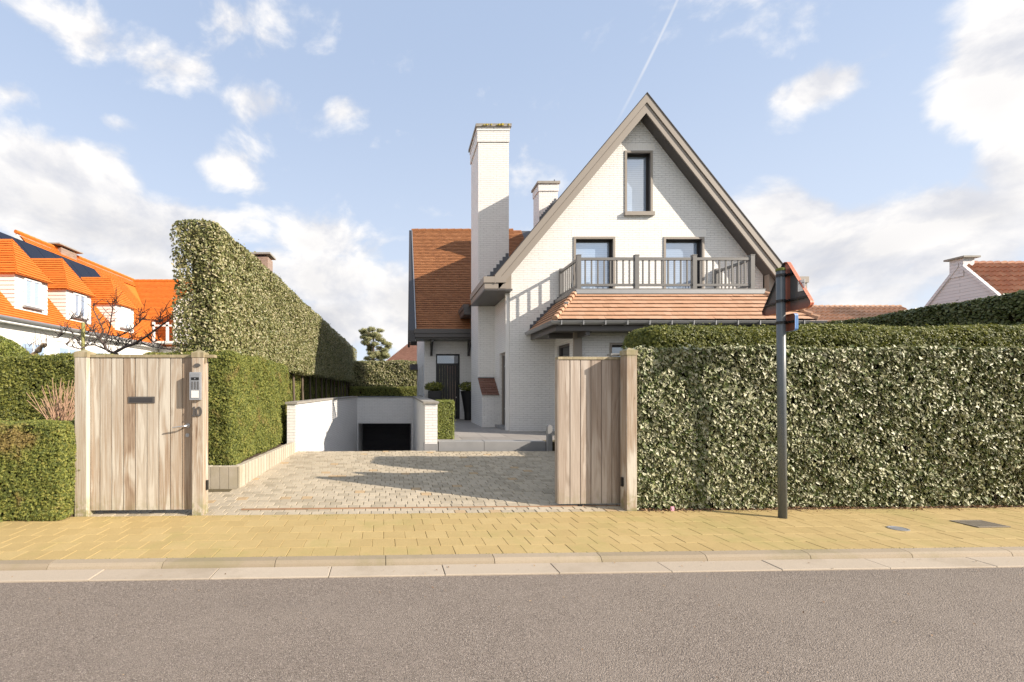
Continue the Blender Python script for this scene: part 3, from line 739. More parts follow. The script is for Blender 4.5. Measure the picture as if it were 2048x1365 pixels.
lsf = MB(True).box(-3.13, -2.86, 5.677, 5.6825, 1.40, 1.45); lsf.build('letter_flap', 'dark', G)
hd = MB(True); hd.tube([(-2.43, 5.69, 1.105), (-2.43, 5.68, 1.105)], .026, 16).tube([(-2.43, 5.69, 1.105), (-2.43, 5.635, 1.105), (-2.445, 5.62, 1.104), (-2.585, 5.615, 1.085)], [.010, .010, .010, .0085], 10)
hd.build('handle', 'steel', G, smooth=False)
MB(True).tube([(-2.437, 5.69, .985), (-2.437, 5.684, .985)], .024, 16).tube([(-2.437, 5.685, .985), (-2.437, 5.679, .985)], .010, 10).build('lock', 'steel', G)

I = thing('intercom', 'silver video intercom panel screwed to the gate post above the number', 'intercom', (-2.30, 5.62, 1.425), st=True)
MB(True).box(-2.372, -2.238, 5.592, 5.628, 1.425, 1.765, ch=0).build('housing', 'alu', I)
MB(True).box(-2.358, -2.250, 5.589, 5.5925, 1.437, 1.753).build('face_panel', 'steel', I)
MB(True).box(-2.350, -2.258, 5.585, 5.5895, 1.668, 1.702).build('camera_window', 'black', I)
MB(True).tube([(-2.304, 5.586, 1.685), (-2.304, 5.581, 1.685)], .008, 10).build('lens', 'steel', I)
mb = MB(True)
for k in range(9): mb.box(-2.350, -2.330, 5.585, 5.5895, 1.555 + k * .011, 1.562 + k * .011); mb.box(-2.314, -2.294, 5.585, 5.5895, 1.555 + k * .011, 1.562 + k * .011); mb.box(-2.280, -2.260, 5.585, 5.5895, 1.555 + k * .011, 1.562 + k * .011)
mb.build('speaker_grille', 'darktrim', I)
MB(True).box(-2.347, -2.262, 5.583, 5.5895, 1.452, 1.540).build('call_button', 'whiteplastic', I)
# number 10
hn = thing('house_number', 'dark metal number 10 fixed under the intercom', 'house number', (-2.30, 5.62, 1.22), st=True)
mb = MB(True)
one = [(0, 0), (.055, 0), (.055, .012), (.038, .015), (.038, .12), (.022, .12), (.004, .095), (.006, .088), (.018, .092), (.018, .015), (0, .012)]
mb.prism([(-2.357 + x, 1.222 + z) for x, z in one], 5.617, 5.629, 'y'); mb.build('digit_one', 'darktrim', hn)
mb = MB(True); cx, cz = -2.272, 1.282; n_ = 28
for k in range(n_):
    a, b = 2 * math.pi * k / n_, 2 * math.pi * (k + 1) / n_
    O = lambda t_: (cx + .038 * math.cos(t_), cz + .061 * math.sin(t_)); I_ = lambda t_: (cx + .019 * math.cos(t_), cz + .050 * math.sin(t_))
    for y_, fl in ((5.617, 1), (5.629, 0)):
        q = [O(a), O(b), I_(b), I_(a)]; q = [(p[0], y_, p[1]) for p in (q if fl else q[::-1])]; mb.face(q)
    mb.face([(O(a)[0], 5.617, O(a)[1]), (O(a)[0], 5.629, O(a)[1]), (O(b)[0], 5.629, O(b)[1]), (O(b)[0], 5.617, O(b)[1])])
    mb.face([(I_(a)[0], 5.617, I_(a)[1]), (I_(b)[0], 5.617, I_(b)[1]), (I_(b)[0], 5.629, I_(b)[1]), (I_(a)[0], 5.629, I_(a)[1])])
mb.build('digit_zero', 'darktrim', hn)
mb = MB(True); pl = [(-2.290 + .037 * math.cos(2 * math.pi * k / 20), 1.852 + .023 * math.sin(2 * math.pi * k / 20)) for k in range(20)]
mb.prism(pl, 5.617, 5.63, 'y'); tag(mb.build('oval_badge', 'darktrim', origin=(-2.29, 5.62, 1.83)), 'small dark oval badge near the top of the intercom post', 'badge')

SG = thing('sliding_gate', 'grey timber sliding gate standing open behind its post', 'gate', (3.4, 5.87, 0.04), st=True)
mb = MB(True); planks(mb, 2.30, 4.9, .141, 5.845, 5.885, .045, 1.945, 11, first=.155); mb.build('panel', 'woodgrey', SG)
MB(True).box(2.31, 4.9, 5.889, 5.93, .06, 1.94).build('shade_backing', 'dark', SG)  # dark colour stands in for shade between the planks
MB(True).box(2.295, 4.9, 5.835, 5.945, 1.949, 1.985, ch=.004).build('top_rail', 'woodcap', SG)
for s_ in (2.6, 4.4): MB(True).tube([(s_, 5.85, .03), (s_, 5.88, .03)], .028, 14).build('roller', 'black', SG)
mb = MB(True).box(2.29, 2.298, 5.84, 5.94, .05, 1.947); mb.build('edge_board', 'woodgrey', SG)
def railpts(s_): return 5.868
mb = MB(True)
for k in range(24):
    a, b = -1.83 + k * .28, -1.83 + (k + 1) * .28
    mb.prism([(5.852, .004), (5.884, .004), (5.878, .018), (5.858, .018)], a, b, 'x')
tag(mb.build('gate_rail', 'rust', origin=(1, 5.868, 0)), 'rusty steel gate track laid across the driveway', 'rail')
mb = MB(True).box(3.0, 3.14, 5.83, 5.95, 2.0, 2.03); mb.build('guide_bracket', 'zinc', pr)
mb = MB(True).box(-2.22, -2.10, 5.66, 5.76, 1.95, 1.985).box(-2.215, -2.195, 5.66, 5.68, 1.88, 1.945); mb.build('gate_stop', 'woodcap', pc)

# palisade planter on the left of the drive
pt_ = thing('retaining_wall', 'low pale concrete palisade edging under the left yew hedge', 'retaining wall', (-2.5, 8.2, 0))
mb = MB()
x = -3.02
while x < -2.46:
    x1 = min(x + .137, -2.44); mb.box(x + .003, x1 - .003, 6.85, 6.95, -.05, .385 + random.uniform(-.004, .004), r=random.random(), ch=.008); x = x1
mb.build('front_face', 'sleeper', pt_)
mb = MB(); n_ = 21
for k in range(n_):
    f0, f1 = k / n_, (k + 1) / n_
    y0, y1 = 6.952 + (9.79 - 6.952) * f0, 6.952 + (9.79 - 6.952) * f1; a, b = -2.44 + .17 * f0, -2.44 + .17 * f1
    z = .385 + .035 * f0 + random.uniform(-.003, .003); mb.box(a - .105, a, y0 + .0025, y1 - .0025, -.05, z, r=random.random(), ch=.008)
mb.build('side_face', 'sleeper', pt_)
tag(MB().box(-4.1, -2.54, 6.95, 10.6, -.1, .35).build('planting_bed', 'soil'), kind='structure')

# ================================================================== RAMP WALLS AND GARAGE
RW = thing('ramp_wall', 'long white painted brick ramp wall below the tall clipped hedge', 'wall', (-2.3, 13, -2.3))
mb = MB()
path = [(-2.27, 9.80), (-2.19, 13.6), (-1.78, 18.75)]; back = [(-2.46, 9.80), (-2.40, 13.6), (-2.0, 18.75)]
for i in range(2):
    a, b = path[i], path[i + 1]; c_, e = back[i], back[i + 1]
    mb.face([(*a, -2.3), (*b, -2.3), (*b, 1.235), (*a, 1.235)][::-1]); mb.face([(*c_, -2.3), (*e, -2.3), (*e, 1.235), (*c_, 1.235)])
mb.face([(-2.46, 9.8, -2.3), (-2.27, 9.8, -2.3), (-2.27, 9.8, 1.235), (-2.46, 9.8, 1.235)])
mb.build('brickwork', 'brick', RW)
mb = MB()
pth = [(-2.235, 9.765), (-2.155, 13.6), (-1.745, 18.75)]; bck = [(-2.495, 9.765), (-2.435, 13.6), (-2.03, 18.75)]
for i in range(2):
    a, b, e, c_ = pth[i], pth[i + 1], bck[i + 1], bck[i]
    n_ = 4
    for k in range(n_):
        L_ = lambda p, q, f: (p[0] + (q[0] - p[0]) * f, p[1] + (q[1] - p[1]) * f)
        A_, B_, D_, E_ = L_(a, b, (k + .003) / n_), L_(a, b, (k + .997) / n_), L_(c_, e, (k + .997) / n_), L_(c_, e, (k + .003) / n_)
        mb.cur = random.random(); mb.prism([A_, B_, D_, E_], 1.239, 1.285, 'z')
mb.build('coping', 'capstone', RW)
MB().box(-2.268, -2.262, 10.27, 10.31, .40, .48).build('socket', 'darktrim', RW)
RR = thing('ramp_wall', 'short white brick wall end beside the clipped box hedge, right of the ramp', 'wall', (.7, 14, -2.3))
mb = MB(); mb.box(.56, .842, 10.10, 18.75, -2.3, 1.235); mb.build('brickwork', 'brick', RR)
mb = MB().box(.548, .852, 10.088, 10.42, .10, .34); mb.build('plinth', 'bluestone', RR)
mb = MB()
for k in range(8): mb.box(.525, .875, 10.06 + k * 1.08 + .002, 10.06 + (k + 1) * 1.08 - .002, 1.239, 1.285, r=random.random())
mb.build('coping', 'capstone', RR)
GF = thing('garage_front', 'white brick wall over the dark underground garage entrance', 'garage', (-.6, 18.9, -2.3))
mb = MB(); mb.wall([(-1.80, -2.3), (.56, -2.3), (.56, 1.235), (-1.80, 1.235)], [(-1.74, .47, -2.29, .15)], 18.75, 2.2); mb.build('brickwork', 'brick', GF)
MB().box(-1.80, .54, 18.71, 19.0, 1.239, 1.28).build('coping', 'lead', GF)
mb = MB().box(-1.80, -1.745, 18.93, 21.3, -2.3, .3).box(.472, .56, 18.93, 21.3, -2.3, .3).box(-1.80, .56, 18.93, 21.3, .301, .4).box(-1.80, .56, 21.05, 21.3, -2.3, .3); mb.build('garage_room', 'garage', GF)
gd = MB()
for k in range(8): gd.box(-1.74, .47, 20.96, 21.0, -2.29 + k * .305, -2.29 + (k + 1) * .305 - .008)
gd.build('garage_door', 'garage', GF)
mb = MB().tube([(.55, 17.9, 1.09), (.47, 17.9, 1.09)], .035, 10); tag(mb.build('security_camera', 'whiteplastic', origin=(.5, 17.9, 1.07)), 'tiny white camera on the inner side of the right ramp wall', 'camera')

# ================================================================== THE WHITE HOUSE
HO = thing('white_house', 'white painted brick house with a steep gable, balcony and tall chimney', 'house', (6.7, 15, .39))
F_ = 12.62; FX = 12.29; AX = 6.73
mL, mR = 1.195, 1.262
zu = lambda x: 9.12 - (mL * (AX - x) if x < AX else mR * (x - AX))
zt = lambda x: 9.66 - (mL * (AX - x) if x < AX else mR * (x - AX))
wins = [(6.345, 7.035, 6.53, 8.205), (4.915, 5.985, 4.10, 5.79), (7.435, 8.48, 4.10, 5.785)]
mb = MB(); mb.wall([(3.08, -.1), (10.18, -.1), (10.18, zu(10.18)), (AX, 9.12), (3.08, zu(3.08))], wins, F_, .17)
mb.build('gable_wall', 'brick', HO)
mb = MB(); mb.wall([(F_, -.1), (23.2, -.1), (23.2, 4.78), (F_, 4.78)], [(13.14, 13.93, .40, 2.66)], 3.08, .2, 'x')
mb.face([(10.18, F_, -.1), (10.18, 23.2, -.1), (10.18, 23.2, 4.77), (10.18, F_, 4.77)]); mb.face([(3.08, 24, -.1), (10.18, 23.2, -.1), (10.18, 23.2, 4.77), (AX, 24, 9.1), (3.08, 24, 4.77)][::-1])
mb.build('side_wall', 'brick', HO)
# side door
sd = MB().wall([(13.14, .40), (13.93, .40), (13.93, 2.66), (13.14, 2.66)], [(13.21, 13.86, .45, 2.59)], 3.15, .05, 'x').build('side_door', 'taupe', HO)
MB().box(3.19, 3.21, 13.2, 13.87, .42, 2.6).build('door_leaf', 'dark', sd)
MB().box(2.95, 3.22, 13.10, 13.97, .39, .47).build('doorstep', 'bluestone', HO)

def window(x0, x1, z0, z1, y, sill=True, glass='glass', blind=False):
    """surround 2 cm proud of the wall, dark sash, pane"""
    s_ = MB(); e = .045
    for (a, b, c_, d_) in ((x0 - e, x0 + .012, z0, z1 + e), (x1 - .012, x1 + e, z0, z1 + e), (x0 + .012, x1 - .012, z1 - .012, z1 + e)):
        s_.box(a, b, y - .022, y + .03, c_, d_)
    W_ = s_.build('window', 'taupe', HO)
    f = MB()
    yy = y + .15
    for (a, b, c_, d_) in ((x0, x0 + .055, z0, z1), (x1 - .055, x1, z0, z1), (x0 + .055, x1 - .055, z1 - .055, z1), (x0 + .055, x1 - .055, z0, z0 + .06)):
        f.box(a, b, yy, yy + .05, c_, d_)
    for (a, b, c_, d_) in ((x1 - .008, x1 + .004, z0, z1), (x0 - .004, x0 + .008, z0, z1), (x0, x1, z1 - .008, z1 + .004)):   # dark lining of the reveal
        f.box(a, b, y + .032, yy - .001, c_, d_)
    f.build('frame', 'dark', W_)
    MB().face([(x0 + .055, yy + .02, z0 + .06), (x1 - .055, yy + .02, z0 + .06), (x1 - .055, yy + .02, z1 - .055), (x0 + .055, yy + .02, z1 - .055)]).build('pane', glass, W_)
    if sill: MB().box(x0 - .07, x1 + .07, y - .085, y + .1, z0 - .11, z0 - .005).build('sill', 'taupe', W_)
    return W_
for i, (a, b, c_, e) in enumerate(wins): window(a, b, c_, e, F_, sill=(i == 0))
# soldier-course lintels: upright bricks standing 3 mm proud
for (a, b, c_, e) in wins:
    x = a - .10; mb = MB()
    while x < b + .10: mb.box(x + .002, x + .066, F_ - .0025, F_ + .01, e + .055, e + .25, r=random.random()); x += .0695
    mb.build('lintel_course', 'plaster', HO)

# main roof: solid slopes
def slopepoly(x0, x1, dtop=0.0, dbot=0.0):
    return [(x0, zu(x0) + dbot), (x1, zu(x1) + dbot), (x1, zt(x1) - dtop), (x0, zt(x0) - dtop)]
RF = MB()
left = [(AX, 9.13), (AX, 9.60), (2.60, zt(2.60) - .06), (2.60, 4.32), (2.70, 4.32)]
right = [(AX, 9.13), (AX, 9.60), (10.86, zt(10.86) - .06), (10.86, 4.32), (10.54, 4.32)]
RF.prism(left, FX + .035, 23.3, 'y'); RF.prism(right, FX + .035, 23.3, 'y')
roof = RF.build('gable_roof', 'darktrim', HO)
mb = MB(); tiles(mb, (2.5, FX + .0, zt(2.5) - .055), (2.5, 23.3, zt(2.5) - .055), (AX, 23.3, 9.61), (AX, FX + .0, 9.61), .14, .17)
tiles(mb, (10.95, 23.3, zt(10.95) - .055), (10.95, FX + .0, zt(10.95) - .055), (AX, FX + .0, 9.61), (AX, 23.3, 9.61), .14, .17)
mb.build('roof_tiles', 'tile', roof)
# verge boards: upper board proud of lower board, thin dark covering strip above
def verge(y0, y1, dt, db, ex, lo_end_z):
    mb = MB(); H = 9.66 - 9.12
    for m_, sgn, xe in ((mL, -1, 2.588 + ex), (mR, 1, 10.86)):
        z1 = lambda x, q: 9.66 - m_ * abs(x - AX) - q
        mb.prism([(AX, 9.66 - dt), (xe, z1(xe, dt)), (xe, z1(xe, db)), (AX, 9.66 - db)], y0, y1, 'y')
    return mb
verge(FX - .03, FX + .034, .035, .27, 0, 0).build('verge_board', 'taupe', roof)
verge(FX, FX + .034, .285, .545, 0.10, 0).build('verge_board', 'taupe', roof)
verge(FX - .045, FX + .04, 0.0, .03, -.0, 0).build('verge_strip', 'dark', roof)
verge(FX + .002, FX + .033, .271, .284, 0.02, 0).build('verge_gap', 'dark', roof)
# soffit of the verge
mb = MB()
mb.prism([(AX, 9.12), (2.7, zu(2.7)), (2.7, zu(2.7) + .02), (AX, 9.145)], FX + .036, F_ + .002, 'y'); mb.prism([(AX, 9.12), (10.6, zu(10.6)), (10.6, zu(10.6) + .02), (AX, 9.145)], FX + .036, F_ + .002, 'y')
mb.build('verge_soffit', 'darktrim', roof)
def eavebox(x_out, x_in, y0, y1, name, m='taupe', side=-1):
    mb = MB(); k = .03 * side
    mb.box(x_out, x_in, y0, y1, 4.315, 4.47); mb.box(x_out - .028 * (1 if side < 0 else -1), x_in, y0 - (.028 if y0 == FX else 0), y1, 4.474, 4.64)
    return mb.build(name, m, roof)
eavebox(2.31, 2.9, FX, 14.66, 'eave_box'); eavebox(2.31, 2.9, 16.25, 18.7, 'eave_box', 'darktrim')
eavebox(11.12, 10.5, FX, 20, 'eave_box', 'taupe', 1)
MB().box(2.31, 3.078, FX + .01, 14.66, 4.27, 4.312).build('eave_soffit', 'darktrim', roof); MB().box(2.31, 3.078, 16.25, 18.7, 4.27, 4.312).build('eave_soffit', 'darktrim', roof)
MB().prism([(2.70, 4.315), (3.078, 4.76), (3.078, 4.272), (2.70, 4.272)], FX + .14, 12.6, 'y').build('eave_panel', 'taupe', roof)
MB().prism([(10.54, 4.32), (10.2, 4.75), (10.2, 4.272), (10.54, 4.272)], FX + .14, 12.6, 'y').build('eave_panel', 'taupe', roof)
MB().box(10.2, 11.1, FX + .14, 20, 4.23, 4.268).build('eave_soffit', 'darktrim', roof)

# chimneys
CH = MB().box(2.55, 3.55, 14.67, 16.12, .3, 9.62).box(2.515, 3.565, 14.645, 16.15, 9.624, 9.98).box(2.50, 3.58, 14.63, 16.165, 9.983, 10.09).build('chimney', 'brick', HO)
MB().box(2.46, 3.62, 14.59, 16.21, 10.094, 10.19).build('capstone', 'capstone', CH)
mb = MB()
for k in range(14): a, r_ = random.random(), .02 + random.random() * .05; mb.tube([(2.5 + a * 1.08, 14.585, 10.12 + random.random() * .06), (2.5 + a * 1.08, 14.589, 10.12)], r_ * .5, 7)
lich = plain('yellow_lichen', (0.45, 0.36, 0.06), 0.9, var=0.4, nscale=40); M['lichen'] = lich
mb.build('lichen', 'lichen', CH)
# stepped lead flashing on the front of the chimney
mb = MB(); n_ = 8
for k in range(n_):
    x0 = 2.74 + k * .10; z_ = zt(x0 + .1) - .02
    mb.box(x0, x0 + .1, 14.655, 14.668, z_ - .25, z_ + .17)
mb.build('step_flashing', 'lead', CH)
C2 = MB().box(5.93, 6.73, 19.2, 20.0, 8, 10.02).box(5.90, 6.76, 19.17, 20.03, 10.023, 10.33).build('chimney', 'brick', HO)
MB().box(5.85, 6.81, 19.12, 20.08, 10.333, 10.43).build('capstone', 'capstone', C2)
MB().tube([(6.62, 19.3, 10.42), (6.62, 19.3, 10.56)], .02, 6).build('aerial_stub', 'black', C2)
mb = MB()
for k in range(9): mb.box(5.95 + k * .08, 5.95 + (k + 1) * .08, 19.185, 19.198, zt(5.95 + k * .08) - .1, zt(5.95 + (k + 1) * .08) + .12)
mb.build('step_flashing', 'lead', C2)
# fireplace block with a little lean-to roof
FB = MB(); FB.prism([(13.97, .3), (14.668, .3), (14.668, 1.90), (13.97, 1.40)], 2.551, 3.078, 'x'); FB = FB.build('fireplace_block', 'brick', HO)
mb = MB(); tiles(mb, (2.53, 13.91, 1.385), (3.07, 13.91, 1.385), (3.07, 14.66, 1.93), (2.53, 14.66, 1.93), .13, .17, .02); mb.build('small_roof', 'tilebrown', FB)  # darker tile: the shade of this corner is put into its colour
MB().box(2.54, 3.07, 14.63, 14.665, 1.93, 1.955).build('flashing', 'lead', FB)

# wing with the entrance
mb = MB(); mb.wall([(.96, .2), (3.078, .2), (3.078, 4.6), (.96, 4.6)], [(1.42, 2.37, .39, 2.97)], 17.8, .2); mb.build('wing_wall', 'brick', HO)
mb = MB(); mb.wall([(17.8, -.1), (25.5, -.1), (25.5, 4.6), (22.3, 8.9), (17.8, 4.6)], [(19.0, 19.5, 1.3, 2.6), (20.3, 20.8, 1.3, 2.6), (22.0, 22.6, 1.3, 2.6)], .96, .15, 'x'); mb.build('wing_side_wall', 'brick', HO)
for y_ in ((19.0, 19.5), (20.3, 20.8), (22.0, 22.6)):
    w_ = MB().box(1.08, 1.12, y_[0], y_[1], 1.3, 2.6).build('side_window', 'glassdark', HO)
    MB().box(.93, 1.08, y_[0] - .02, y_[1] + .02, 1.25, 1.297).build('sill', 'bluestone', w_)
wing = MB()
wing.prism([(16.92, 3.50), (16.92, 3.80), (22.3, 9.42), (25.9, 4.4), (25.9, 4.1), (22.3, 8.95)], .58, 6.7, 'x')
wing = wing.build('wing_roof', 'darktrim', HO)
mb = MB(); a = (.57, 16.9, 3.82); tiles(mb, a, (6.0, 16.9, 3.82), (6.0, 22.3, 9.45), (.57, 22.3, 9.45), .135, .17); mb.build('roof_tiles', 'tile', wing)
mb = MB()
for k in range(14): mb.tube([(.57 + k * .36, 22.3, 9.455), (.57 + (k + 1) * .36 - .01, 22.3, 9.47)], .075, 8, True)
mb.build('ridge_tiles', 'tile', wing)
mb = MB(); mb.face([(.57, 16.86, 3.87), (.61, 16.86, 3.87), (.61, 22.3, 9.50), (.57, 22.3, 9.50)]); mb.face([(.57, 16.86, 3.76), (.57, 16.86, 3.87), (.57, 22.3, 9.50), (.57, 22.3, 9.38)]); mb.face([(.57, 16.86, 3.76), (.61, 16.86, 3.76), (.61, 16.86, 3.87), (.57, 16.86, 3.87)])
mb.build('verge_strip', 'zinc', wing)
mb = MB()
for (y0, z0, y1, z1, xa, xb) in ((16.86, 3.78, 22.3, 9.45, .33, .45), (25.9, 4.4, 22.3, 9.45, .45, .45)):
    q0 = [(xa, y0, z0), (.568, y0, z0), (.568, y0, z0 - .42), (xa, y0, z0 - .42)]; q1 = [(xb, y1, z1), (.568, y1, z1), (.568, y1, z1 - .5), (xb, y1, z1 - .5)]
    for i in range(4): j = (i + 1) % 4; mb.face([q0[i], q0[j], q1[j], q1[i]])
    mb.face(q0)
mb.build('barge_board', 'dark', wing)
MB().box(.56, 3.07, 16.82, 16.915, 3.52, 3.66).box(.53, 3.07, 16.78, 16.915, 3.664, 3.82).build('eave_board', 'darktrim', wing)
MB().box(.6, 3.07, 16.92, 17.8, 3.46, 3.50).build('eave_soffit', 'darktrim', wing)
for x_ in (1.19, 2.66):
    mb = MB(); mb.box(x_, x_ + .09, 17.0, 17.79, 3.37, 3.455).box(x_, x_ + .09, 17.7, 17.795, 2.88, 3.368)
    mb.prism([(17.7, 2.93), (17.7, 3.08), (17.3, 3.365), (17.15, 3.365)], x_ + .01, x_ + .08, 'x'); mb.build('eave_bracket', 'dark', HO)
FD = MB().wall([(1.42, .39), (2.37, .39), (2.37, 2.97), (1.42, 2.97)], [(1.48, 2.31, .42, 2.52), (1.48, 2.31, 2.60, 2.91)], 17.9, .05).build('front_door', 'black', HO)
mb = MB()
for k in range(8): mb.box(1.48 + k * .104, 1.48 + (k + 1) * .104 - .006, 17.93, 17.96, .42, 2.52)
mb.build('door_leaf', 'black', FD); MB().box(1.48, 2.31, 17.935, 17.945, 2.60, 2.91).build('transom_pane', 'glassdark', FD)
MB().tube([(2.24, 17.93, 1.25), (2.24, 17.88, 1.25)], .025, 10).build('handle', 'steel', FD)
cn = MB(); cn.prism([(24.2, 2.62), (26.2, 2.62), (26.2, 2.95), (24.6, 2.95)], .55, .955, 'x'); cn.build('side_canopy', 'dark', HO)

# downpipe at the corner
MB().box(2.975, 3.075, 12.66, 12.76, .40, 4.268).build('downpipe', 'whitemetal', HO)
for z_ in (1.0, 2.2, 3.5): MB().box(2.965, 3.079, 12.652, 12.77, z_, z_ + .03).build('pipe_clip', 'whitemetal', HO)

# ground-floor extension with tiled skirt roof
mb = MB(); mb.wall([(4.35, -.1), (9.1, -.1), (9.1, 3.2), (4.35, 3.2)], [(5.28, 7.6, 1.0, 2.68)], 11.25, .15); 
mb.build('extension_wall', 'brick', HO)
mb = MB(); mb.wall([(11.25, -.1), (F_ + .01, -.1), (F_ + .01, 3.2), (11.25, 3.2)], [(11.55, 12.45, .3, 2.76)], 4.35, .12, 'x'); mb.build('extension_side_wall', 'brick', HO); mb = MB(); mb.face([(9.1, 11.25, -.1), (9.1, F_, -.1), (9.1, F_, 3.2), (9.1, 11.25, 3.2)])
mb.build('extension_side_wall', 'brick', HO)
w_ = MB().wall([(11.55, .3), (12.45, .3), (12.45, 2.76), (11.55, 2.76)], [(11.62, 12.38, .35, 2.69)], 4.40, .04, 'x').build('glazed_door', 'darktrim', HO)
MB().box(4.44, 4.46, 11.6, 12.4, .35, 2.7).build('pane', 'glassdark', w_)
window(5.28, 7.6, 1.0, 2.68, 11.25, glass='glassdark')
MB().box(4.32, 4.52, 11.17, 11.245, .3, 3.03).build('corner_post', 'taupe', HO)
SR = MB(); TOPZ = 3.99
SR.box(4.36, 9.03, 11.2, F_ - .003, 3.75, 4.02); SR = SR.build('balcony_floor', 'zinc', HO)
mb = MB(); mb.box(4.33, 9.06, 11.15, 11.20, 3.97, 4.06).box(4.33, 4.38, 11.203, F_ - .004, 3.97, 4.06).box(9.0, 9.06, 11.203, F_ - .004, 3.97, 4.06); mb.build('balcony_edge', 'rail', SR)
mb = MB()
E0, E1, EY, EZ = 3.62, 9.78, 10.52, 3.19
tiles(mb, (E0, EY, EZ), (E1, EY, EZ), (9.03, 11.2, 3.95), (4.36, 11.2, 3.95), .143, .17, .032)
tiles(mb, (E0, F_ - .01, EZ), (E0, EY, EZ), (4.36, 11.2, 3.95), (4.36, F_ - .01, 3.95), .143, .17, .032)
tiles(mb, (E1, EY, EZ), (E1, F_ - .01, EZ), (9.03, F_ - .01, 3.95), (9.03, 11.2, 3.95), .143, .17, .032)
sk = mb.build('skirt_roof', 'tilepale', HO)
n_ = 8
for (a, b) in (((E0, EY, EZ), (4.36, 11.2, 3.95)), ((E1, EY, EZ), (9.03, 11.2, 3.95))):
    a, b = Vector(a), Vector(b); mb = MB()
    for k in range(n_):
        p, q = a.lerp(b, k / n_), a.lerp(b, (k + 1.15) / n_); mb.cur = random.random(); mb.tube([p + Vector((0, 0, .035)), q + Vector((0, 0, .012))], [.075, .05], 7)
    mb.build('hip_tiles', 'tilepale', sk)
mb = MB(); mb.prism([(E0, EZ - .02), (E0, EZ - .005), (4.36, 3.94), (9.03, 3.94), (E1, EZ - .005), (E1, EZ - .02)], 11.21, F_ - .004, 'y'); mb.face([(E0, EY, EZ - .008), (E1, EY, EZ - .008), (9.03, 11.2, 3.942), (4.36, 11.2, 3.942)])
mb.build('roof_boarding', 'darktrim', sk)
MB().box(4.36, 9.03, 11.13, 11.149, 3.93, 4.03).build('lead_edge', 'zinc', sk)
mb = MB(); k = 0
x = 3.64
while x < 4.5:
    z_ = EZ + (x - E0) * (3.95 - EZ) / (4.36 - E0); z_ = min(z_, 3.97)
    mb.box(x, x + .095, F_ - .016, F_ - .004, z_ - .1, z_ + .17); x += .095
mb.build('step_flashing', 'lead', sk)
# half-round gutter
def gutter(pts, name='gutter'):
    mb = MB(); prof = [(math.cos(math.pi * (1 + k / 8)) * .062, math.sin(math.pi * (1 + k / 8)) * .062) for k in range(9)]
    prof = [(-.062, .018), (-.075, .018), (-.075, .006)] + prof[0:] + [(.062, .01)]
    for i in range(len(pts) - 1):
        a, b = Vector(pts[i]), Vector(pts[i + 1]); e = (b - a).normalized()
        def side(p, at0): return p
        for k in range(len(prof) - 1):
            (u0, w0), (u1, w1) = prof[k], prof[k + 1]
            q = []
            for p, idx in ((a, i), (b, i + 1)):
                o_ = OUT[idx]
                q.append((p + o_ * -u0 + Vector((0, 0, w0)), p + o_ * -u1 + Vector((0, 0, w1))))
            mb.face([q[0][0], q[1][0], q[1][1], q[0][1]])
    return mb.build(name, 'zinc', sk)
OUT = [Vector((-1, 0, 0)), Vector((-1, -1, 0)), Vector((1, -1, 0)), Vector((1, 0, 0))]
gutter([(3.56, F_ - .01, 3.13), (3.56, 10.47, 3.13), (9.82, 10.47, 3.13), (9.82, F_, 3.13)])
x = 3.72
while x < 9.8: MB().box(x, x + .022, 10.385, 10.56, 3.055, 3.155).build('gutter_strap', 'zinc', sk); x += .51
mb = MB(); mb.box(3.66, 9.74, 10.58, 10.63, 2.94, 3.16).box(3.66, 3.71, 10.633, F_ - .01, 2.94, 3.16).box(9.69, 9.74, 10.633, F_ - .01, 2.94, 3.16); mb.build('eave_board', 'darktrim', sk)
MB().box(3.712, 9.688, 10.633, F_ - .01, 2.97, 3.0).build('eave_soffit', 'darktrim', sk)
MB().box(4.40, 4.50, 10.66, 11.165, 2.84, 2.965).build('eave_bracket', 'darktrim', HO)
MB().box(3.74, 4.34, 11.30, 11.40, 2.84, 2.965).build('eave_bracket', 'darktrim', HO)
# wall light / outlet on the skirt and lamp cable pole
mb = MB().tube([(3.95, 10.75, 3.62), (3.95, 10.62, 3.60)], .03, 10); mb.build('roof_vent', 'zinc', sk)

# balcony balustrade
BA = thing('balcony_balustrade', 'tmp', 'balcony', (6.7, 11.3, 4.06)); bpy.data.objects.remove(BA)
X0, X1, YB = 4.49, 8.84, 11.32; ZB = 4.065; ZR = 4.87
bal = MB(); 
bal.box(X0 + .0, X1, YB - .03, YB + .03, ZR - .065, ZR).box(X0 - .03, X0 + .03, YB + .06, F_ - .07, ZR - .065, ZR).box(X1 - .03, X1 + .03, YB + .06, F_ - .07, ZR - .065, ZR)
bal.box(X0, X1, YB - .025, YB + .025, ZB + .09, ZB + .145).box(X0 - .025, X0 + .025, YB + .06, F_ - .07, ZB + .09, ZB + .145).box(X1 - .025, X1 + .025, YB + .06, F_ - .07, ZB + .09, ZB + .145)
balo = bal.build('balustrade', 'rail', HO)
px = [X0, X0 + (X1 - X0) / 3, X0 + 2 * (X1 - X0) / 3, X1]
for x_ in px:
    MB().box(x_ - .05, x_ + .05, YB - .05, YB + .05, ZB - .01, ZR + .05).box(x_ - .055, x_ + .055, YB - .055, YB + .055, ZR + .051, ZR + .07).build('post', 'rail', balo)
for x_ in (X0, X1): MB().box(x_ - .045, x_ + .045, F_ - .11, F_ - .02, ZB - .01, ZR + .05).build('post', 'rail', balo)
def baluster(x_, y_):
    MB().box(x_ - .015, x_ + .015, y_ - .015, y_ + .015, ZB + .146, ZR - .066).build('baluster', 'rail', balo)
for i in range(3):
    a, b = px[i] + .05, px[i + 1] - .05
    for k in range(8): baluster(a + (b - a) * (k + .75) / 8.5, YB)
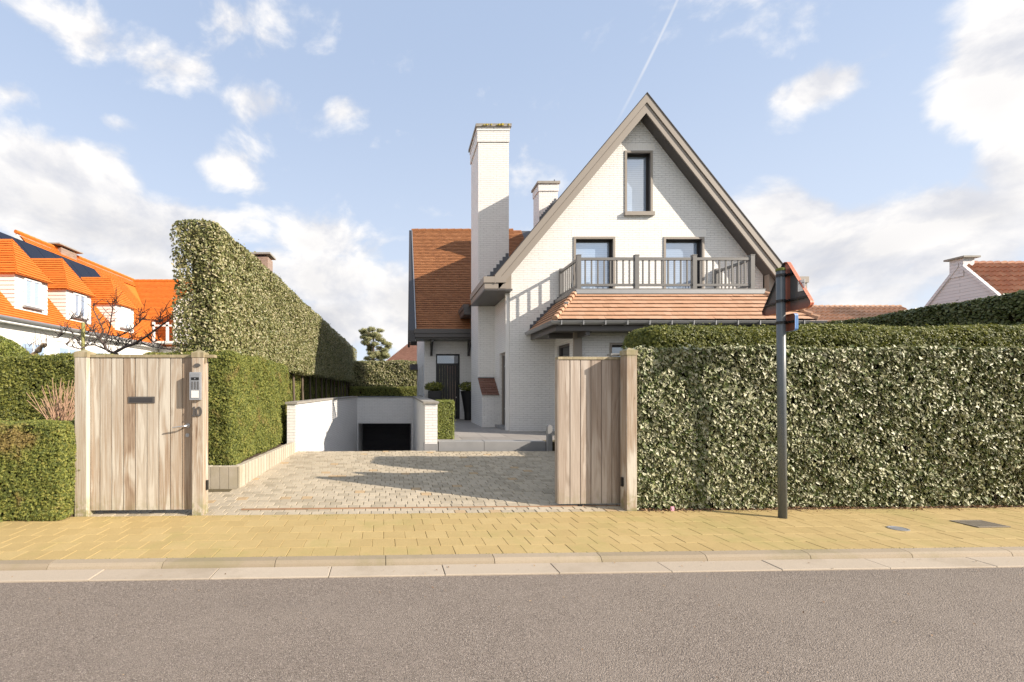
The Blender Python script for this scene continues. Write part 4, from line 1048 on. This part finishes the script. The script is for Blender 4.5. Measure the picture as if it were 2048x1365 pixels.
for x_ in (X0, X1):
    for k in range(7): baluster(x_, YB + .05 + (F_ - .11 - YB - .05) * (k + 1) / 8)

# ================================================================== TERRACE OBJECTS
def pot(x, y, r0, r1, z0, z1, label, square=False):
    t = thing('potted_shrub', label, 'plant pot', (x, y, z0))
    mb = MB()
    if square: mb.box(x - r1, x + r1, y - r1, y + r1, z0, z1); mb.box(x - r1 + .03, x + r1 - .03, y - r1 + .03, y + r1 - .03, z1, z1 + .001)
    else: mb.lathe(x, y, [(r0, z0), (r0 * 1.05, z0 + .3), (r0 + (r1 - r0) * .45, z0 + (z1 - z0) * .6), (r1, z1 - .04), (r1 + .01, z1), (r1 - .03, z1), (r1 - .03, z1 - .05)], 24)
    mb.build('pot', 'black', t)
    n = 900; u = rng.normal(0, 1, (n, 3)); u /= np.linalg.norm(u, axis=1)[:, None]; u[:, 2] = u[:, 2] * .6
    P_ = np.array([x, y, z1 + .17]) + u * np.array([.36, .36, .30]) * rng.uniform(.55, 1.05, (n, 1))
    leaves('shrub', 'yewgreen', P_, u, .07, 'oval', parent=t, tilt=.8)
    mb = MB().tube([(x, y, z1 - .05), (x, y, z1 + .2)], .02, 6); mb.build('stem', 'bark', t)
    return t
pot(1.30, 17.2, .2, .22, .39, 1.5, 'small leafy shrub in a black pot left of the front door', square=True)
pot(2.62, 17.2, .16, .30, .39, 1.5, 'small leafy shrub in a tall tapering black vase right of the front door')
hedge('box_hedge', 'small square clipped box hedge beside the white ramp wall end', (.87, 1.27, 10.50, 11.1, .39, 1.29), 'flrt', 9000, .024, 'oval', 'box', amp=.012, depth=.012, rnd_=.04, ins=.035, holes=0)
mb = MB(); mb.prism([(3.27, .0), (3.37, .0), (3.37, .72), (3.355, .76), (3.32, .775), (3.285, .76), (3.27, .72)], 9.95, 10.07, 'y')
tag(mb.build('stone_marker', 'bluestone', origin=(3.3, 10, .2)), 'small upright grey stone post at the end of the terrace step', 'stone post')
hedge('box_hedge', 'low rounded box shrubs partly hidden behind the sliding gate', (3.40, 4.3, 8.9, 10.05, .1, .70), 'flrt', 5000, .024, 'oval', 'yew', amp=.03, depth=.02, rnd_=.2, ins=.08)

# ================================================================== HEDGES
iv = hedge('ivy_hedge', 'street front wall of ivy right of the sliding gate', (3.25, 12.5, 5.675, 6.08, 0.0, 2.09), 'flt', 5200, .045, 'ivy', 'ivy', amp=.035, depth=.038, rnd_=.06, tilt=.58, st=True, ins=.12, droop=1.2, bias=(.60, -.35, .50), holes=5.0)
mb = MB(True); random.seed(3)
for k in range(110):
    s_ = random.uniform(3.3, 9.5); z_ = random.uniform(0, 1.2) * random.random(); pts = [(s_, 5.705, z_)]
    for j in range(5): s_ += random.uniform(-.07, .07); z_ += random.uniform(.05, .16); pts.append((s_, 5.70 + random.uniform(-.03, .02), z_))
    mb.tube(pts, [.007, .006, .005, .005, .004, .003], 5)
mb.build('ivy_stems', 'bark', iv)
hedge('yew_hedge', 'dark green yew hedge rising just behind the ivy', (3.66, 13.0, 6.62, 7.5, 0.0, 2.50), 'flt', 5200, .045, 'sprig', 'yewgreen', amp=.04, depth=.03, rnd_=.22, ins=.08)
hedge('laurel_hedge', 'tall dark side hedge on the far right beyond the yew', (10.6, 11.6, 7.6, 17.5, 0.0, 3.22), 'flt', 3200, .06, 'oval', 'laurel', amp=.05, depth=.04, rnd_=.15, near=8)
hedge('yew_hedge', 'low clipped yew hedge at the street left of the pedestrian gate', (-8.6, -3.79, 5.44, 5.86, 0.0, 1.14), 'frt', 10000, .032, 'sprig', 'yew', amp=.03, depth=.032, rnd_=.07, st=True, ins=.07)
hedge('yew_hedge', 'dark green yew hedge behind the dry shrub at far left', (-9.5, -4.30, 7.2, 8.0, .95, 2.09), 'frt', 5200, .045, 'sprig', 'yewgreen', amp=.04, depth=.03, rnd_=.10)
hedge('yew_hedge', 'upright yew hedge growing in the palisade edging along the drive', (-4.05, -2.60, 6.98, 10.45, .33, 2.12), 'frt', 8500, .035, 'sprig', 'yew', amp=.05, depth=.038, rnd_=.10, near=8)
hedge('yew_hedge', 'shaded back yew hedge running behind the slim trunks above the ramp', (-4.1, -3.32, 10.5, 30.0, .2, 2.35), 'rt', 3000, .055, 'sprig', 'yew', amp=.04, depth=.03, rnd_=.12, near=11)
# tall pleached hedge
TP = thing('pleached_hedge', 'very tall clipped evergreen screen on slim trunks, left of the ramp', 'hedge', (-3.2, 18, 0))
b = (-3.56, -2.88, 7.05, 30.0, 2.08, 4.19)
P_, N_ = boxpts(b, 'frtu', 3600, .04, .06, .10, near=9)
leaves('crown', 'holm', P_, N_, .050, 'oval', parent=TP, tilt=.9, bias=(.2, -.2, .35))
mb = MB(); mb.box(-3.44, -3.0, 7.45, 29.9, 2.2, 4.05); mb.build('crown_shade_core', 'core', TP)
n = 2600; P_ = np.stack([rng.uniform(-3.5, -2.95, n), rng.uniform(7.08, 7.5, n), rng.uniform(2.15, 4.1, n)], 1); leaves('inner_leaves', 'holm', P_, rng.normal(0, 1, (n, 3)), .055, 'oval', parent=TP)
yy = 7.4
while yy < 29:
    MB().tube([(-3.22, yy, 0), (-3.2 + random.uniform(-.03, .03), yy, 1.2), (-3.22, yy + .03, 2.5)], [.045, .04, .035], 8).build('trunk', 'bark', TP); yy += 1.22
mb = MB(); random.seed(9)
for k in range(30):
    y_ = 7.1 + random.random() * 5; z_ = random.uniform(2.4, 3.8); p = [(-3.2, y_, z_)]
    for j in range(4): p.append((-3.05 + .05 * j + random.uniform(-.03, .03), y_ + random.uniform(-.12, .12) * (j + 1), z_ + .1 * (j + 1)))
    mb.tube(p, [.012, .01, .008, .006, .004], 5)
mb.build('branches', 'bark', TP)
hedge('garden_hedge', 'sunlit clipped evergreen hedge closing the far end of the garden', (-4.6, 3.0, 28.2, 29.2, .1, 3.36), 'flt', 900, .10, 'oval', 'holm', amp=.07, depth=.05, rnd_=.15)
hedge('yew_hedge', 'low yew strip at the foot of the far garden hedge', (-3.1, 3.0, 27.5, 28.1, .1, 1.72), 'flrt', 1600, .07, 'sprig', 'yew', amp=.05, depth=.04, rnd_=.15)

# topiary dome
TD = thing('topiary_dome', 'rounded clipped topiary above the far left hedge', 'shrub', (-8.6, 9.6, 0))
n = 16000; u = rng.normal(0, 1, (n, 3)); u /= np.linalg.norm(u, axis=1)[:, None]; u[:, 2] = np.abs(u[:, 2])
P_ = np.array([-8.95, 9.6, 1.55]) + u * np.array([1.15, 1.0, 1.22]) * (1 - rng.exponential(.02, (n, 1)))
leaves('foliage', 'box', P_, u, .045, 'sprig', parent=TD)
mb = MB(); mb.lathe(-8.95, 9.6, [(1.02, 0), (1.02, 1.5), (.98, 1.9), (.78, 2.35), (.4, 2.62), (.05, 2.68)], 20); mb.build('shade_core', 'core', TD)

# pine tree far behind
def pine():
    t = thing('pine_tree', 'distant pine tree rising above the garden hedge', 'tree', (-2.7, 45, 0))
    random.seed(21)
    MB().tube([(-2.9, 45, 0), (-2.8, 45, 3), (-2.65, 45, 5.2), (-2.6, 45, 7.0)], [.2, .16, .1, .04], 8).build('trunk', 'bark', t)
    Pn, Nn = [], []; mb = MB()
    for k in range(46):
        z = random.uniform(4.3, 7.5); sp = 1.6 * math.sin(min(1, (z - 3.7) / 2.2) * 1.5) * (1.0 if z < 6.6 else .75); a = random.uniform(0, 6.28)
        rr = sp * random.uniform(.35, 1.0); c_ = np.array([-2.65 + rr * math.cos(a) + (.25 if z < 6.5 else -.1), 45 + rr * math.sin(a), z])
        mb.tube([(-2.7, 45, z - .4), tuple(c_)], [.04, .015], 5)
        n = 190; u = rng.normal(0, 1, (n, 3)); u /= np.linalg.norm(u, axis=1)[:, None]
        Pn.append(c_ + u * np.array([.42, .42, .22]) * rng.uniform(.3, 1, (n, 1))); Nn.append(u)
    mb.build('limbs', 'bark', t)
    leaves('crown', 'pine', np.concatenate(Pn), np.concatenate(Nn), .20, 'needle', parent=t, bias=(.4, -.3, .4))
pine()

# bare pruned tree behind the pedestrian gate (trained branches at real distance)
def bare_tree():
    t = thing('bare_fruit_tree', 'bare knobbly pruned tree behind the pedestrian gate', 'tree', (-4.95, 7.7, .9))
    random.seed(4); Yt = 7.7
    def W3(px, py, dy=0):
        X = px / 4.014; Y_ = py / 4.014 + 420; yy = Yt + dy
        return Vector(((X - 800) * yy / 900, yy, 1.55 + (780 - Y_) * yy / 900))
    br = [[(920, 1150), (860, 1125), (835, 1080), (800, 1040), (830, 970), (800, 900), (750, 800), (755, 765)],
          [(920, 1150), (1000, 1105), (1080, 1080), (1180, 1015), (1290, 935), (1350, 890), (1385, 850)],
          [(835, 1080), (880, 1015), (960, 1010), (1050, 965), (1120, 900), (1140, 880), (1280, 900), (1320, 870)],
          [(800, 1040), (760, 985), (700, 925), (650, 865), (600, 870), (555, 885)],
          [(860, 1020), (885, 940), (890, 880), (905, 790), (905, 745), (950, 750)],
          [(860, 1125), (760, 1080), (700, 1090), (640, 1085), (600, 1010), (540, 940), (520, 985), (470, 1030), (430, 1035)],
          [(1080, 1080), (1150, 1075), (1230, 1105), (1300, 1110), (1380, 1130)],
          [(1000, 1105), (1020, 1050), (1060, 1020), (1040, 990)],
          [(880, 1060), (920, 1030), (940, 1090), (990, 1060)],
          [(700, 1090), (640, 1120), (540, 1090), (510, 1060)],
          [(1180, 1015), (1230, 1060), (1290, 1045)], [(1120, 900), (1125, 840), (1160, 820)],
          [(1280, 900), (1290, 850), (1330, 800)], [(760, 985), (720, 960), (700, 990), (640, 990)]]
    mb = MB(); tw = MB()
    mb.tube([(-4.93, Yt, .9), (-4.9, Yt, 1.6), tuple(W3(920, 1150))], [.085, .07, .062], 9)
    for i, b in enumerate(br):
        dy = random.uniform(-.5, .5); n = len(b); pts = []; rad = []
        for k, (x, y) in enumerate(b):
            f = k / (n - 1); pts.append(W3(x, y, dy * f) + Vector((0, 0, random.uniform(-.01, .01)))); rad.append((.023 if i < 2 else .011) * (1 - f * .72) * random.uniform(.8, 1.35))
        mb.tube(pts, rad, 7)
        for k in range(1, n):
            for r_ in range(5):
                p = pts[k - 1].lerp(pts[k], random.random()); dr = Vector((random.uniform(-1, 1), random.uniform(-.7, .7), random.uniform(-.15, 1))).normalized(); L_ = random.uniform(.06, .22)
                m_ = p + dr * L_ * .5 + Vector((random.uniform(-.02, .02), 0, .01)); e = p + dr * L_ + Vector((0, 0, random.uniform(0, .06)))
                tw.tube([p, m_, e], [.0065, .005, .003], 4)
                if random.random() < .6:
                    q_ = m_ + Vector((random.uniform(-.09, .09), random.uniform(-.05, .05), random.uniform(.01, .10))); tw.tube([m_, q_], [.004, .002], 4)
    mb.build('limbs', 'barkdark', t); tw.build('twigs', 'barkdark', t)
bare_tree()
mb = MB().tube([(-5.43, 7.7, .9), (-5.42, 7.7, 2.70)], .028, 10); tag(mb.build('garden_stake', 'green_stake', origin=(-5.43, 7.7, .9)), 'mossy green wooden stake behind the left gate post', 'stake')
# dry shrub
t = thing('dry_shrub', 'pruned dry shrub with pale cut stems in front of the far left hedge', 'shrub', (-5.0, 6.55, .99)); mb = MB(); random.seed(8)
for k in range(110):
    a = random.uniform(-.75, .5); b_ = random.uniform(-.4, .4); L_ = random.uniform(.3, .78) * (1 - .25 * abs(a)); p = Vector((-4.98 + random.uniform(-.07, .07), 6.6 + random.uniform(-.08, .08), .98)); dr = Vector((math.sin(a), b_, math.cos(a))).normalized()
    q = p + dr * L_ * .5 + Vector((random.uniform(-.03, .03), 0, 0)); e = p + dr * L_ + Vector((random.uniform(-.05, .05), 0, 0)); mb.tube([p, q, e], [.006, .0045, .003], 5)
mb.build('stems', 'straw', t)
# pollard knobs
t = thing('pollard_stub', 'pale knobbly pollard branch beside the topiary dome', 'tree', (-6.9, 9.0, .9)); mb = MB(); random.seed(2)
mb.tube([(-7.15, 8.6, .9), (-7.1, 8.6, 2.0), (-7.03, 8.6, 2.16), (-7.0, 8.6, 2.21), (-6.95, 8.6, 2.27), (-6.91, 8.6, 2.30), (-6.86, 8.6, 2.37), (-6.81, 8.6, 2.40), (-6.76, 8.6, 2.41)], [.05, .04, .035, .06, .03, .055, .03, .05, .03], 8)
mb.build('stem', 'knob', t); mb = MB()
for k in range(16):
    p = Vector((-6.95 + random.uniform(-.2, .2), 8.6, 2.36 + random.uniform(-.1, .05))); a = random.uniform(-1.2, 1.2); L_ = random.uniform(.1, .32); mb.tube([p, p + Vector((math.sin(a) * L_, random.uniform(-.1, .1), math.cos(a) * L_))], [.006, .003], 5)
mb.build('twigs', 'barkdark', t)

# ================================================================== LEFT NEIGHBOUR
NH = thing('orange_roof_house', 'white neighbour house with bright orange tiled roof and three dormers', 'house', (-17, 22, 0))
XG = -13.5; ZG = 4.05; PT = 1.2
zr = lambda X: ZG + PT * (abs(X) - 13.5)
mb = MB().box(-21, -13.75, 12, 26, 0, 3.95).box(-17, -8.9, 25.6, 33, 0, 4.0); mb.build('wall', 'plaster', NH)
rfN = MB()
rfN.prism([(-13.5, 3.98), (-17.3, zr(-17.3) - .06), (-21.1, 3.98)], 20.4, 29.2, 'y'); rfN.prism([(-13.5, 3.98), (-17.0, zr(-17.0) - .06), (-20.5, 3.98)], 11, 20.4, 'y'); rfN = rfN.build('roof', 'tileorange', NH)
mb = MB(); tiles(mb, (-13.45, 11, ZG - .03), (-13.45, 27.5, ZG - .03), (-17.0, 27.5, zr(-17.0)), (-17.0, 11, zr(-17.0)), .125, .18)
tiles(mb, (-16.9, 20.4, zr(-16.9)), (-16.9, 29.2, zr(-16.9)), (-17.34, 29.2, 8.7), (-17.34, 20.4, 8.7), .125, .18)
tiles(mb, (-17.3, 25.35, ZG - .02), (-8.7, 25.35, ZG - .02), (-8.7, 29.2, 8.62), (-17.3, 29.2, 8.62), .125, .18); mb.build('roof_tiles', 'tileorange', rfN)
MB().prism([(25.5, 4.0), (29.2, 8.52), (32.9, 4.0)], -17.3, -8.75, 'x').build('cross_roof', 'tileorange', NH)
MB().face([(-16.75, 20.36, zr(-16.75) - .02), (-17.34, 20.36, 8.64), (-18.1, 20.36, 7.7), (-17.4, 20.36, 7.7)]).build('gable_end', 'plaster', NH)
mb = MB()
for k in range(26): mb.tube([(-17.34, 20.3 + k * .345, 8.69), (-17.34, 20.3 + (k + 1) * .345 - .01, 8.705)], .09, 7)
for k in range(22): mb.tube([(-17.3 + k * .38, 29.2, 8.62), (-17.3 + (k + 1) * .38 - .01, 29.2, 8.635)], .09, 7)
mb.build('ridge_tiles', 'tileorange', rfN)
mb = MB().tube([(-13.38, 11, 4.0), (-13.38, 25.5, 4.0)], .07, 10); mb.build('gutter', 'zinc', NH)
MB().box(-13.75, -13.42, 12, 25.5, 3.86, 3.925).build('soffit', 'white', NH)
MB().box(-14.6, -14.2, 14.4, 15.3, 3.5, 3.86).build('corbel', 'white', NH)
# solar panels
nS = Vector((1, 0, 1 / PT)).normalized()
for k in range(7):
    y1 = 24.8 - k * 1.02; y0 = y1 - 1.0
    q = [Vector((X, Y_, zr(X))) + nS * .09 for X, Y_ in ((-15.75, y0), (-15.75, y1), (-16.91, y1), (-16.91, y0))]
    lo = [p - nS * .05 for p in q]; mb = MB().face(q)
    for i in range(4): mb.face([lo[i], lo[(i + 1) % 4], q[(i + 1) % 4], q[i]])
    mb.build('solar_panel', 'solar', rfN)
def dormer(ym, w=1.48, z0=4.40):
    y0, y1 = ym - w / 2, ym + w / 2; XF = -13.82; ZE = 5.72; AXx, AZ = -14.56, 7.2
    D = MB()
    # side and front walls in lapped boards
    nb_ = 9; hb = (ZE + .05 - z0) / nb_
    for k in range(nb_):
        za, zb_ = z0 + k * hb, z0 + (k + 1) * hb
        D.face([(XF + .02, y0 - .02, za), (XF + .02, y1 + .02, za), (XF, y1, zb_), (XF, y0, zb_)])
        D.face([(XF + .02, y0 - .02, za), (XF - 1.5, y0 - .02, za), (XF - 1.5, y0, zb_), (XF, y0, zb_)][::-1])
        D.face([(XF + .02, y1 + .02, za), (XF - 1.5, y1 + .02, za), (XF - 1.5, y1, zb_), (XF, y1, zb_)])
    D = D.build('dormer', 'blind', NH)
    T = MB(); e = .1; xb = -16.16; fx = XF + .17
    tiles(T, (xb + 1.2, y0 - e, ZE), (fx, y0 - e, ZE), (AXx, ym, AZ), (xb, ym, AZ), .125, .18)
    tiles(T, (fx, y1 + e, ZE), (xb + 1.2, y1 + e, ZE), (xb, ym, AZ), (AXx, ym, AZ), .125, .18)
    tiles(T, (fx, y0 - e, ZE), (fx, y1 + e, ZE), (AXx, ym + .01, AZ), (AXx, ym - .01, AZ), .125, .18)
    T.face([(fx, y0 - e, ZE - .02), (xb + 1.2, y0 - e, ZE - .02), (xb + 1.2, y1 + e, ZE - .02), (fx, y1 + e, ZE - .02)])
    T.face([(fx, y0 - e, ZE - .02), (AXx, ym, AZ - .03), (xb, ym, AZ - .03), (xb + 1.2, y0 - e, ZE - .02)]); T.face([(fx, y1 + e, ZE - .02), (AXx, ym, AZ - .03), (xb, ym, AZ - .03), (xb + 1.2, y1 + e, ZE - .02)]); T.face([(fx, y0 - e, ZE - .02), (fx, y1 + e, ZE - .02), (AXx, ym, AZ - .03)])
    T.build('dormer_roof', 'tileorange', D)
    wy0, wy1 = ym - .38, ym + .38; wf = MB()
    for (a, b, c_, d_) in ((wy0, wy0 + .07, 4.72, 5.6), (wy1 - .07, wy1, 4.72, 5.6), (ym - .04, ym + .04, 4.72, 5.6), (wy0, wy1, 5.6, 5.66), (wy0, wy1, 4.66, 4.72)): wf.box(XF + .022, XF + .07, a, b, c_, d_)
    wf.build('window_frame', 'white', D)
    MB().box(XF + .015, XF + .035, wy0 + .05, wy1 - .05, 4.7, 5.62).build('window_pane', 'glass', D)
    MB().box(XF + .02, XF + .14, wy0 - .06, wy1 + .06, 4.58, 4.63).build('window_sill', 'zinc', D)
for ym in (16.88, 19.36, 22.58): dormer(ym)
CHN = MB().box(-17.6, -17.1, 22.7, 23.8, 8.2, 8.74).build('chimney', 'brickbrown', NH); MB().box(-17.7, -16.95, 22.4, 24.1, 8.82, 8.88).build('cap', 'capstone', CHN)
CHN = MB().box(-8.75, -7.75, 26.4, 27.4, 6, 9.35).build('chimney', 'brickbrown', NH)
MB().box(-8.85, -7.6, 26.3, 27.6, 9.5, 9.6).build('cap', 'capstone', CHN); MB().box(-8.6, -7.9, 26.6, 27.2, 9.35, 9.5).build('vent', 'dark', CHN)
# white gabled dormer with railing on the cross wing
mb = MB(); mb.prism([(-12.75, 4.2), (-11.0, 4.2), (-11.0, 6.0), (-11.9, 7.1), (-12.75, 6.2)], 25.3, 28.5, 'y'); dm = mb.build('gabled_dormer', 'blind', NH)
mb = MB(); mb.box(-13.55, -11.2, 24.5, 25.28, 4.1, 4.2); 
for k in range(3): mb.box(-13.5 + k * .75, -13.38 + k * .75, 24.5, 24.6, 4.2, 5.25)
mb.box(-13.5, -11.2, 24.5, 24.6, 5.0, 5.1); mb.build('balcony', 'white', dm)
# ground-floor windows
for (a, b) in ((16.2, 17.4), (18.0, 19.2), (20.2, 21.4)):
    W_ = MB().box(-13.76, -13.70, a, b, 1.9, 3.35).build('window', 'white', NH); MB().box(-13.72, -13.685, a + .1, (a + b) / 2 - .04, 2.0, 3.25).box(-13.72, -13.685, (a + b) / 2 + .04, b - .1, 2.0, 3.25).build('pane', 'glass', W_)

# ================================================================== RIGHT NEIGHBOURS AND FAR HOUSES
N2 = thing('gabled_house', 'white gabled house with a stub chimney and weathered red pantiles at far right', 'house', (32, 22.5, 0))
mb = MB().prism([(19.2, 0), (25.8, 0), (25.8, 3.45), (22.5, 7.75), (19.2, 3.45)], 28.0, 42, 'x'); mb.build('wall', 'brickwhite2', N2)
mb = MB(); tiles(mb, (28.1, 18.95, 3.2), (42, 18.95, 3.2), (42, 22.5, 7.85), (28.1, 22.5, 7.85), .34, .28, .045, wave=.09)
tiles(mb, (42, 26.05, 3.2), (28.1, 26.05, 3.2), (28.1, 22.5, 7.85), (42, 22.5, 7.85), .34, .28, .045, wave=.09)
for k in range(38):
    mb.cur = random.random(); mb.tube([(28.45 + k * .36, 22.5, 7.84), (28.45 + (k + 1) * .36, 22.5, 7.88)], [.10, .125], 8)
mb.build('roof', 'tilered', N2)
mb = MB(); 
for sg in (1, -1):
    a, b = (22.5 - sg * .02, 7.90), (22.5 - sg * 3.5, 3.33); mb.prism([a, b, (b[0], b[1] - .16), (a[0], a[1] - .2)], 27.93, 28.12, 'x')
mb.build('verge', 'brickwhite2', N2)
cc = MB().box(27.96, 28.52, 22.34, 22.9, 7.2, 8.09).build('chimney', 'brickwhite2', N2); MB().box(27.82, 28.66, 22.2, 23.04, 8.094, 8.18).build('cap', 'capstone', cc)
N3 = thing('pantile_roof_house', 'low building with an orange pantile roof behind the sign', 'house', (23, 25, 0))
MB().prism([(21.6, 0), (28.4, 0), (28.4, 3.3), (25, 6.0), (21.6, 3.3)], 16, 27.6, 'x').build('wall', 'brickbrown', N3)
mb = MB(); tiles(mb, (15.8, 21.2, 3.15), (27.8, 21.2, 3.15), (27.8, 25, 6.15), (15.8, 25, 6.15), .34, .28, .045, wave=.09)
for k in range(33): mb.cur = random.random(); mb.tube([(15.9 + k * .36, 25, 6.14), (15.9 + (k + 1) * .36, 25, 6.17)], [.085, .105], 8)
mb.build('roof', 'tilepale', N3)
N4 = thing('brown_roof_house', 'distant house with a brown hipped roof behind the garden hedge', 'house', (1, 52, 0))
MB().box(-2.9, 9, 48.5, 58, 0, 3.2).build('wall', 'brickbrown', N4)
mb = MB()
A_, B_, D_, E_ = (-3.4, 48, 3.1), (9.5, 48, 3.1), (9.5, 58.5, 3.1), (-3.4, 58.5, 3.1); T1, T2 = (1.15, 52.6, 7.1), (6, 52.6, 7.1)
tiles(mb, A_, B_, T2, T1, .2, .3); mb.face([A_, T1, E_][::-1]); mb.face([E_, T1, T2, D_][::-1]); mb.face([B_, D_, T2]); mb.build('roof', 'tilebrown', N4)

# ================================================================== TRAFFIC SIGN
SP = thing('traffic_sign', 'back of a triangular road sign with a small plate on a grey pole', 'road sign', (4.62, 5.44, 0))
MB().tube([(4.625, 5.44, -.01), (4.600, 5.44, 3.0)], .045, 20).build('pole', 'polegrey', SP, smooth=True)
MB().lathe(4.600, 5.44, [(.049, 2.985), (.049, 3.012), (.03, 3.022)], 18).build('pole_cap', 'moss', SP)
def rounded(pts, r, n=6):
    out = []; m_ = len(pts)
    for i in range(m_):
        p0, p, p1 = Vector(pts[i - 1]), Vector(pts[i]), Vector(pts[(i + 1) % m_]); a, b = (p0 - p).normalized(), (p1 - p).normalized()
        ang = a.angle(b); t_ = r / math.tan(ang / 2); c_ = p + (a + b).normalized() * r / math.sin(ang / 2)
        s0, s1 = p + a * t_, p + b * t_; v0, v1 = s0 - c_, s1 - c_
        for k in range(n + 1):
            v = v0.lerp(v1, k / n).normalized() * r; out.append(tuple(c_ + v))
    return out
tri = rounded([(5.06, 2.49), (5.82, 2.49), (5.44, 3.145)], .05)
XS = 4.672
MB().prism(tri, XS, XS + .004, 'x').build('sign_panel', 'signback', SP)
def rim(poly, x0, x1, th_):
    mb = MB(); c_ = Vector((sum(p[0] for p in poly) / len(poly), sum(p[1] for p in poly) / len(poly)))
    n = len(poly)
    for i in range(n):
        a, b = poly[i], poly[(i + 1) % n]
        def inn(p): v = c_ - Vector(p); v.normalize(); return (p[0] + v.x * th_, p[1] + v.y * th_)
        ia, ib = inn(a), inn(b)
        mb.face([(x0, *a), (x0, *b), (x1, *b), (x1, *a)]); mb.face([(x1, *a), (x1, *b), (x1, *ib), (x1, *ia)])
        inner.face([(x0 + .001, *ia), (x1, *ia), (x1, *ib), (x0 + .001, *ib)]); inner.face([(x0, *ia), (x0, *ib), (x0, *b), (x0, *a)])
    return mb
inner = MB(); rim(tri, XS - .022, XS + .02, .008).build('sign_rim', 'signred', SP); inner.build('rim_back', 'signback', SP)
MB().prism(tri, XS + .005, XS + .007, 'x').build('sign_front', 'white', SP)
rec = rounded([(5.30, 2.25), (5.56, 2.25), (5.56, 2.455), (5.30, 2.455)], .03)
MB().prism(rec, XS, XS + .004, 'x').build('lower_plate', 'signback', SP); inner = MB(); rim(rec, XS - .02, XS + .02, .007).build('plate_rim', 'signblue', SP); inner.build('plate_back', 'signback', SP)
MB().prism(rec, XS + .005, XS + .007, 'x').build('plate_front', 'signblue', SP)
for z_, y0, y1 in ((2.93, 5.34, 5.54), (2.62, 5.14, 5.74), (2.36, 5.32, 5.54)):
    cl = MB(); cl.lathe(4.603 + (3 - z_) * .008, 5.44, [(.050, z_ - .016), (.052, z_ - .016), (.052, z_ + .016), (.050, z_ + .016)], 18); cl.box(XS - .02, XS - .002, y0, y1, z_ - .012, z_ + .012); cl.tube([(4.64, 5.39, z_), (4.64, 5.37, z_)], .011, 6).tube([(4.575, 5.395, z_), (4.575, 5.38, z_)], .009, 6)
    cl.build('clamp', 'black', SP)
st_ = MB().box(XS - .004, XS - .001, 5.19, 5.28, 2.70, 2.83).build('sticker', 'white', SP)
mb = MB()
for k in range(5): mb.box(XS - .0055, XS - .0045, 5.195 + k * .016, 5.204 + k * .016, 2.785 + .003 * (k % 2), 2.795 + .003 * (k % 2))
mb.build('sticker_marks', 'black', st_)

# ================================================================== SMALL THINGS ON THE PAVEMENT
GR = thing('drain_grate', 'dark square iron drain grate set in the yellow pavement', 'drain grate', (6.82, 4.92, 0), st=True)
mb = MB(True); a, b, c_, e = 6.66, 7.04, 4.80, 5.06
for (x0, x1, y0, y1) in ((a, b, c_, c_ + .02), (a, b, e - .02, e), (a, a + .02, c_ + .02, e - .02), (b - .02, b, c_ + .02, e - .02)): mb.box(x0, x1, y0, y1, -.01, .014)
x = a + .035
while x < b - .03: mb.box(x, x + .020, c_ + .02, e - .02, -.01, .012); x += .033
mb.build('bars', 'barkgrey', GR); MB(True).box(a, b, c_, e, -.02, .0072).build('pit', 'black', GR)
mb = MB(True).lathe(5.72, 4.80, [(.09, -.01), (.09, .010), (.075, .012), (.070, .009)], 24); tag(mb.build('valve_cover', 'alu', origin=(5.72, 4.80, 0)), 'round grey valve cover in the yellow pavement near the grate', 'manhole cover')
n = 2600; P_ = np.stack([rng.uniform(3.3, 10, n), 5.66 + rng.exponential(.035, n) * -1 + .03, rng.uniform(.004, .02, n)], 1)
tag(leaves('leaf_litter', 'litter', P_, np.tile([0, 0, 1.], (n, 1)), .03, 'oval', origin=(6, 5.65, 0), tilt=.7, st=True), 'dry fallen leaves along the foot of the ivy', 'leaf litter', kind='stuff')
n = 130; P_ = np.stack([rng.uniform(-3.5, 6.5, n), 2.2 + 1.9 * rng.random(n) ** .45, np.full(n, -.046)], 1)
P_[P_[:, 1] > 3.86, 2] = -.036
tag(leaves('road_litter', 'litter', P_, np.tile([0, 0, 1.], (n, 1)), .017, 'oval', origin=(0, 3.8, 0), tilt=.3, st=True), 'a few dry leaf scraps on the road and gutter', 'leaf litter', kind='stuff')
mb = MB(True).box(3.245, 12.5, 5.625, 5.95, -.1, .006); tag(mb.build('hedge_bed', 'soil'), kind='structure')
mb = MB(True).box(-8.6, -3.79, 5.623, 5.95, -.1, .003); tag(mb.build('hedge_bed', 'soil'), kind='structure')
n = 2200; t_ = rng.choice([4.207, 5.61, 5.55], n) + rng.normal(0, .006, n); P_ = np.stack([rng.uniform(-5, 9, n), t_, np.full(n, .004)], 1)
tag(leaves('moss', 'moss', P_, np.tile([0, 0, 1.], (n, 1)), .012, 'oval', origin=(0, 5, 0), tilt=.6, st=True), 'tiny moss tufts in the pavement joints', 'moss', kind='stuff')
mb = MB(True).box(3.66, 3.70, 5.60, 5.62, .006, .06).box(3.665, 3.69, 5.595, 5.60, .02, .05); tag(mb.build('candy_wrapper', 'pink', origin=(3.68, 5.6, 0)), 'small pink wrapper lying at the foot of the ivy', 'litter')

sc.render.engine = 'CYCLES'
try:
    sc.cycles.max_bounces = 6; sc.cycles.diffuse_bounces = 3; sc.cycles.glossy_bounces = 3; sc.cycles.transmission_bounces = 3
except Exception: pass
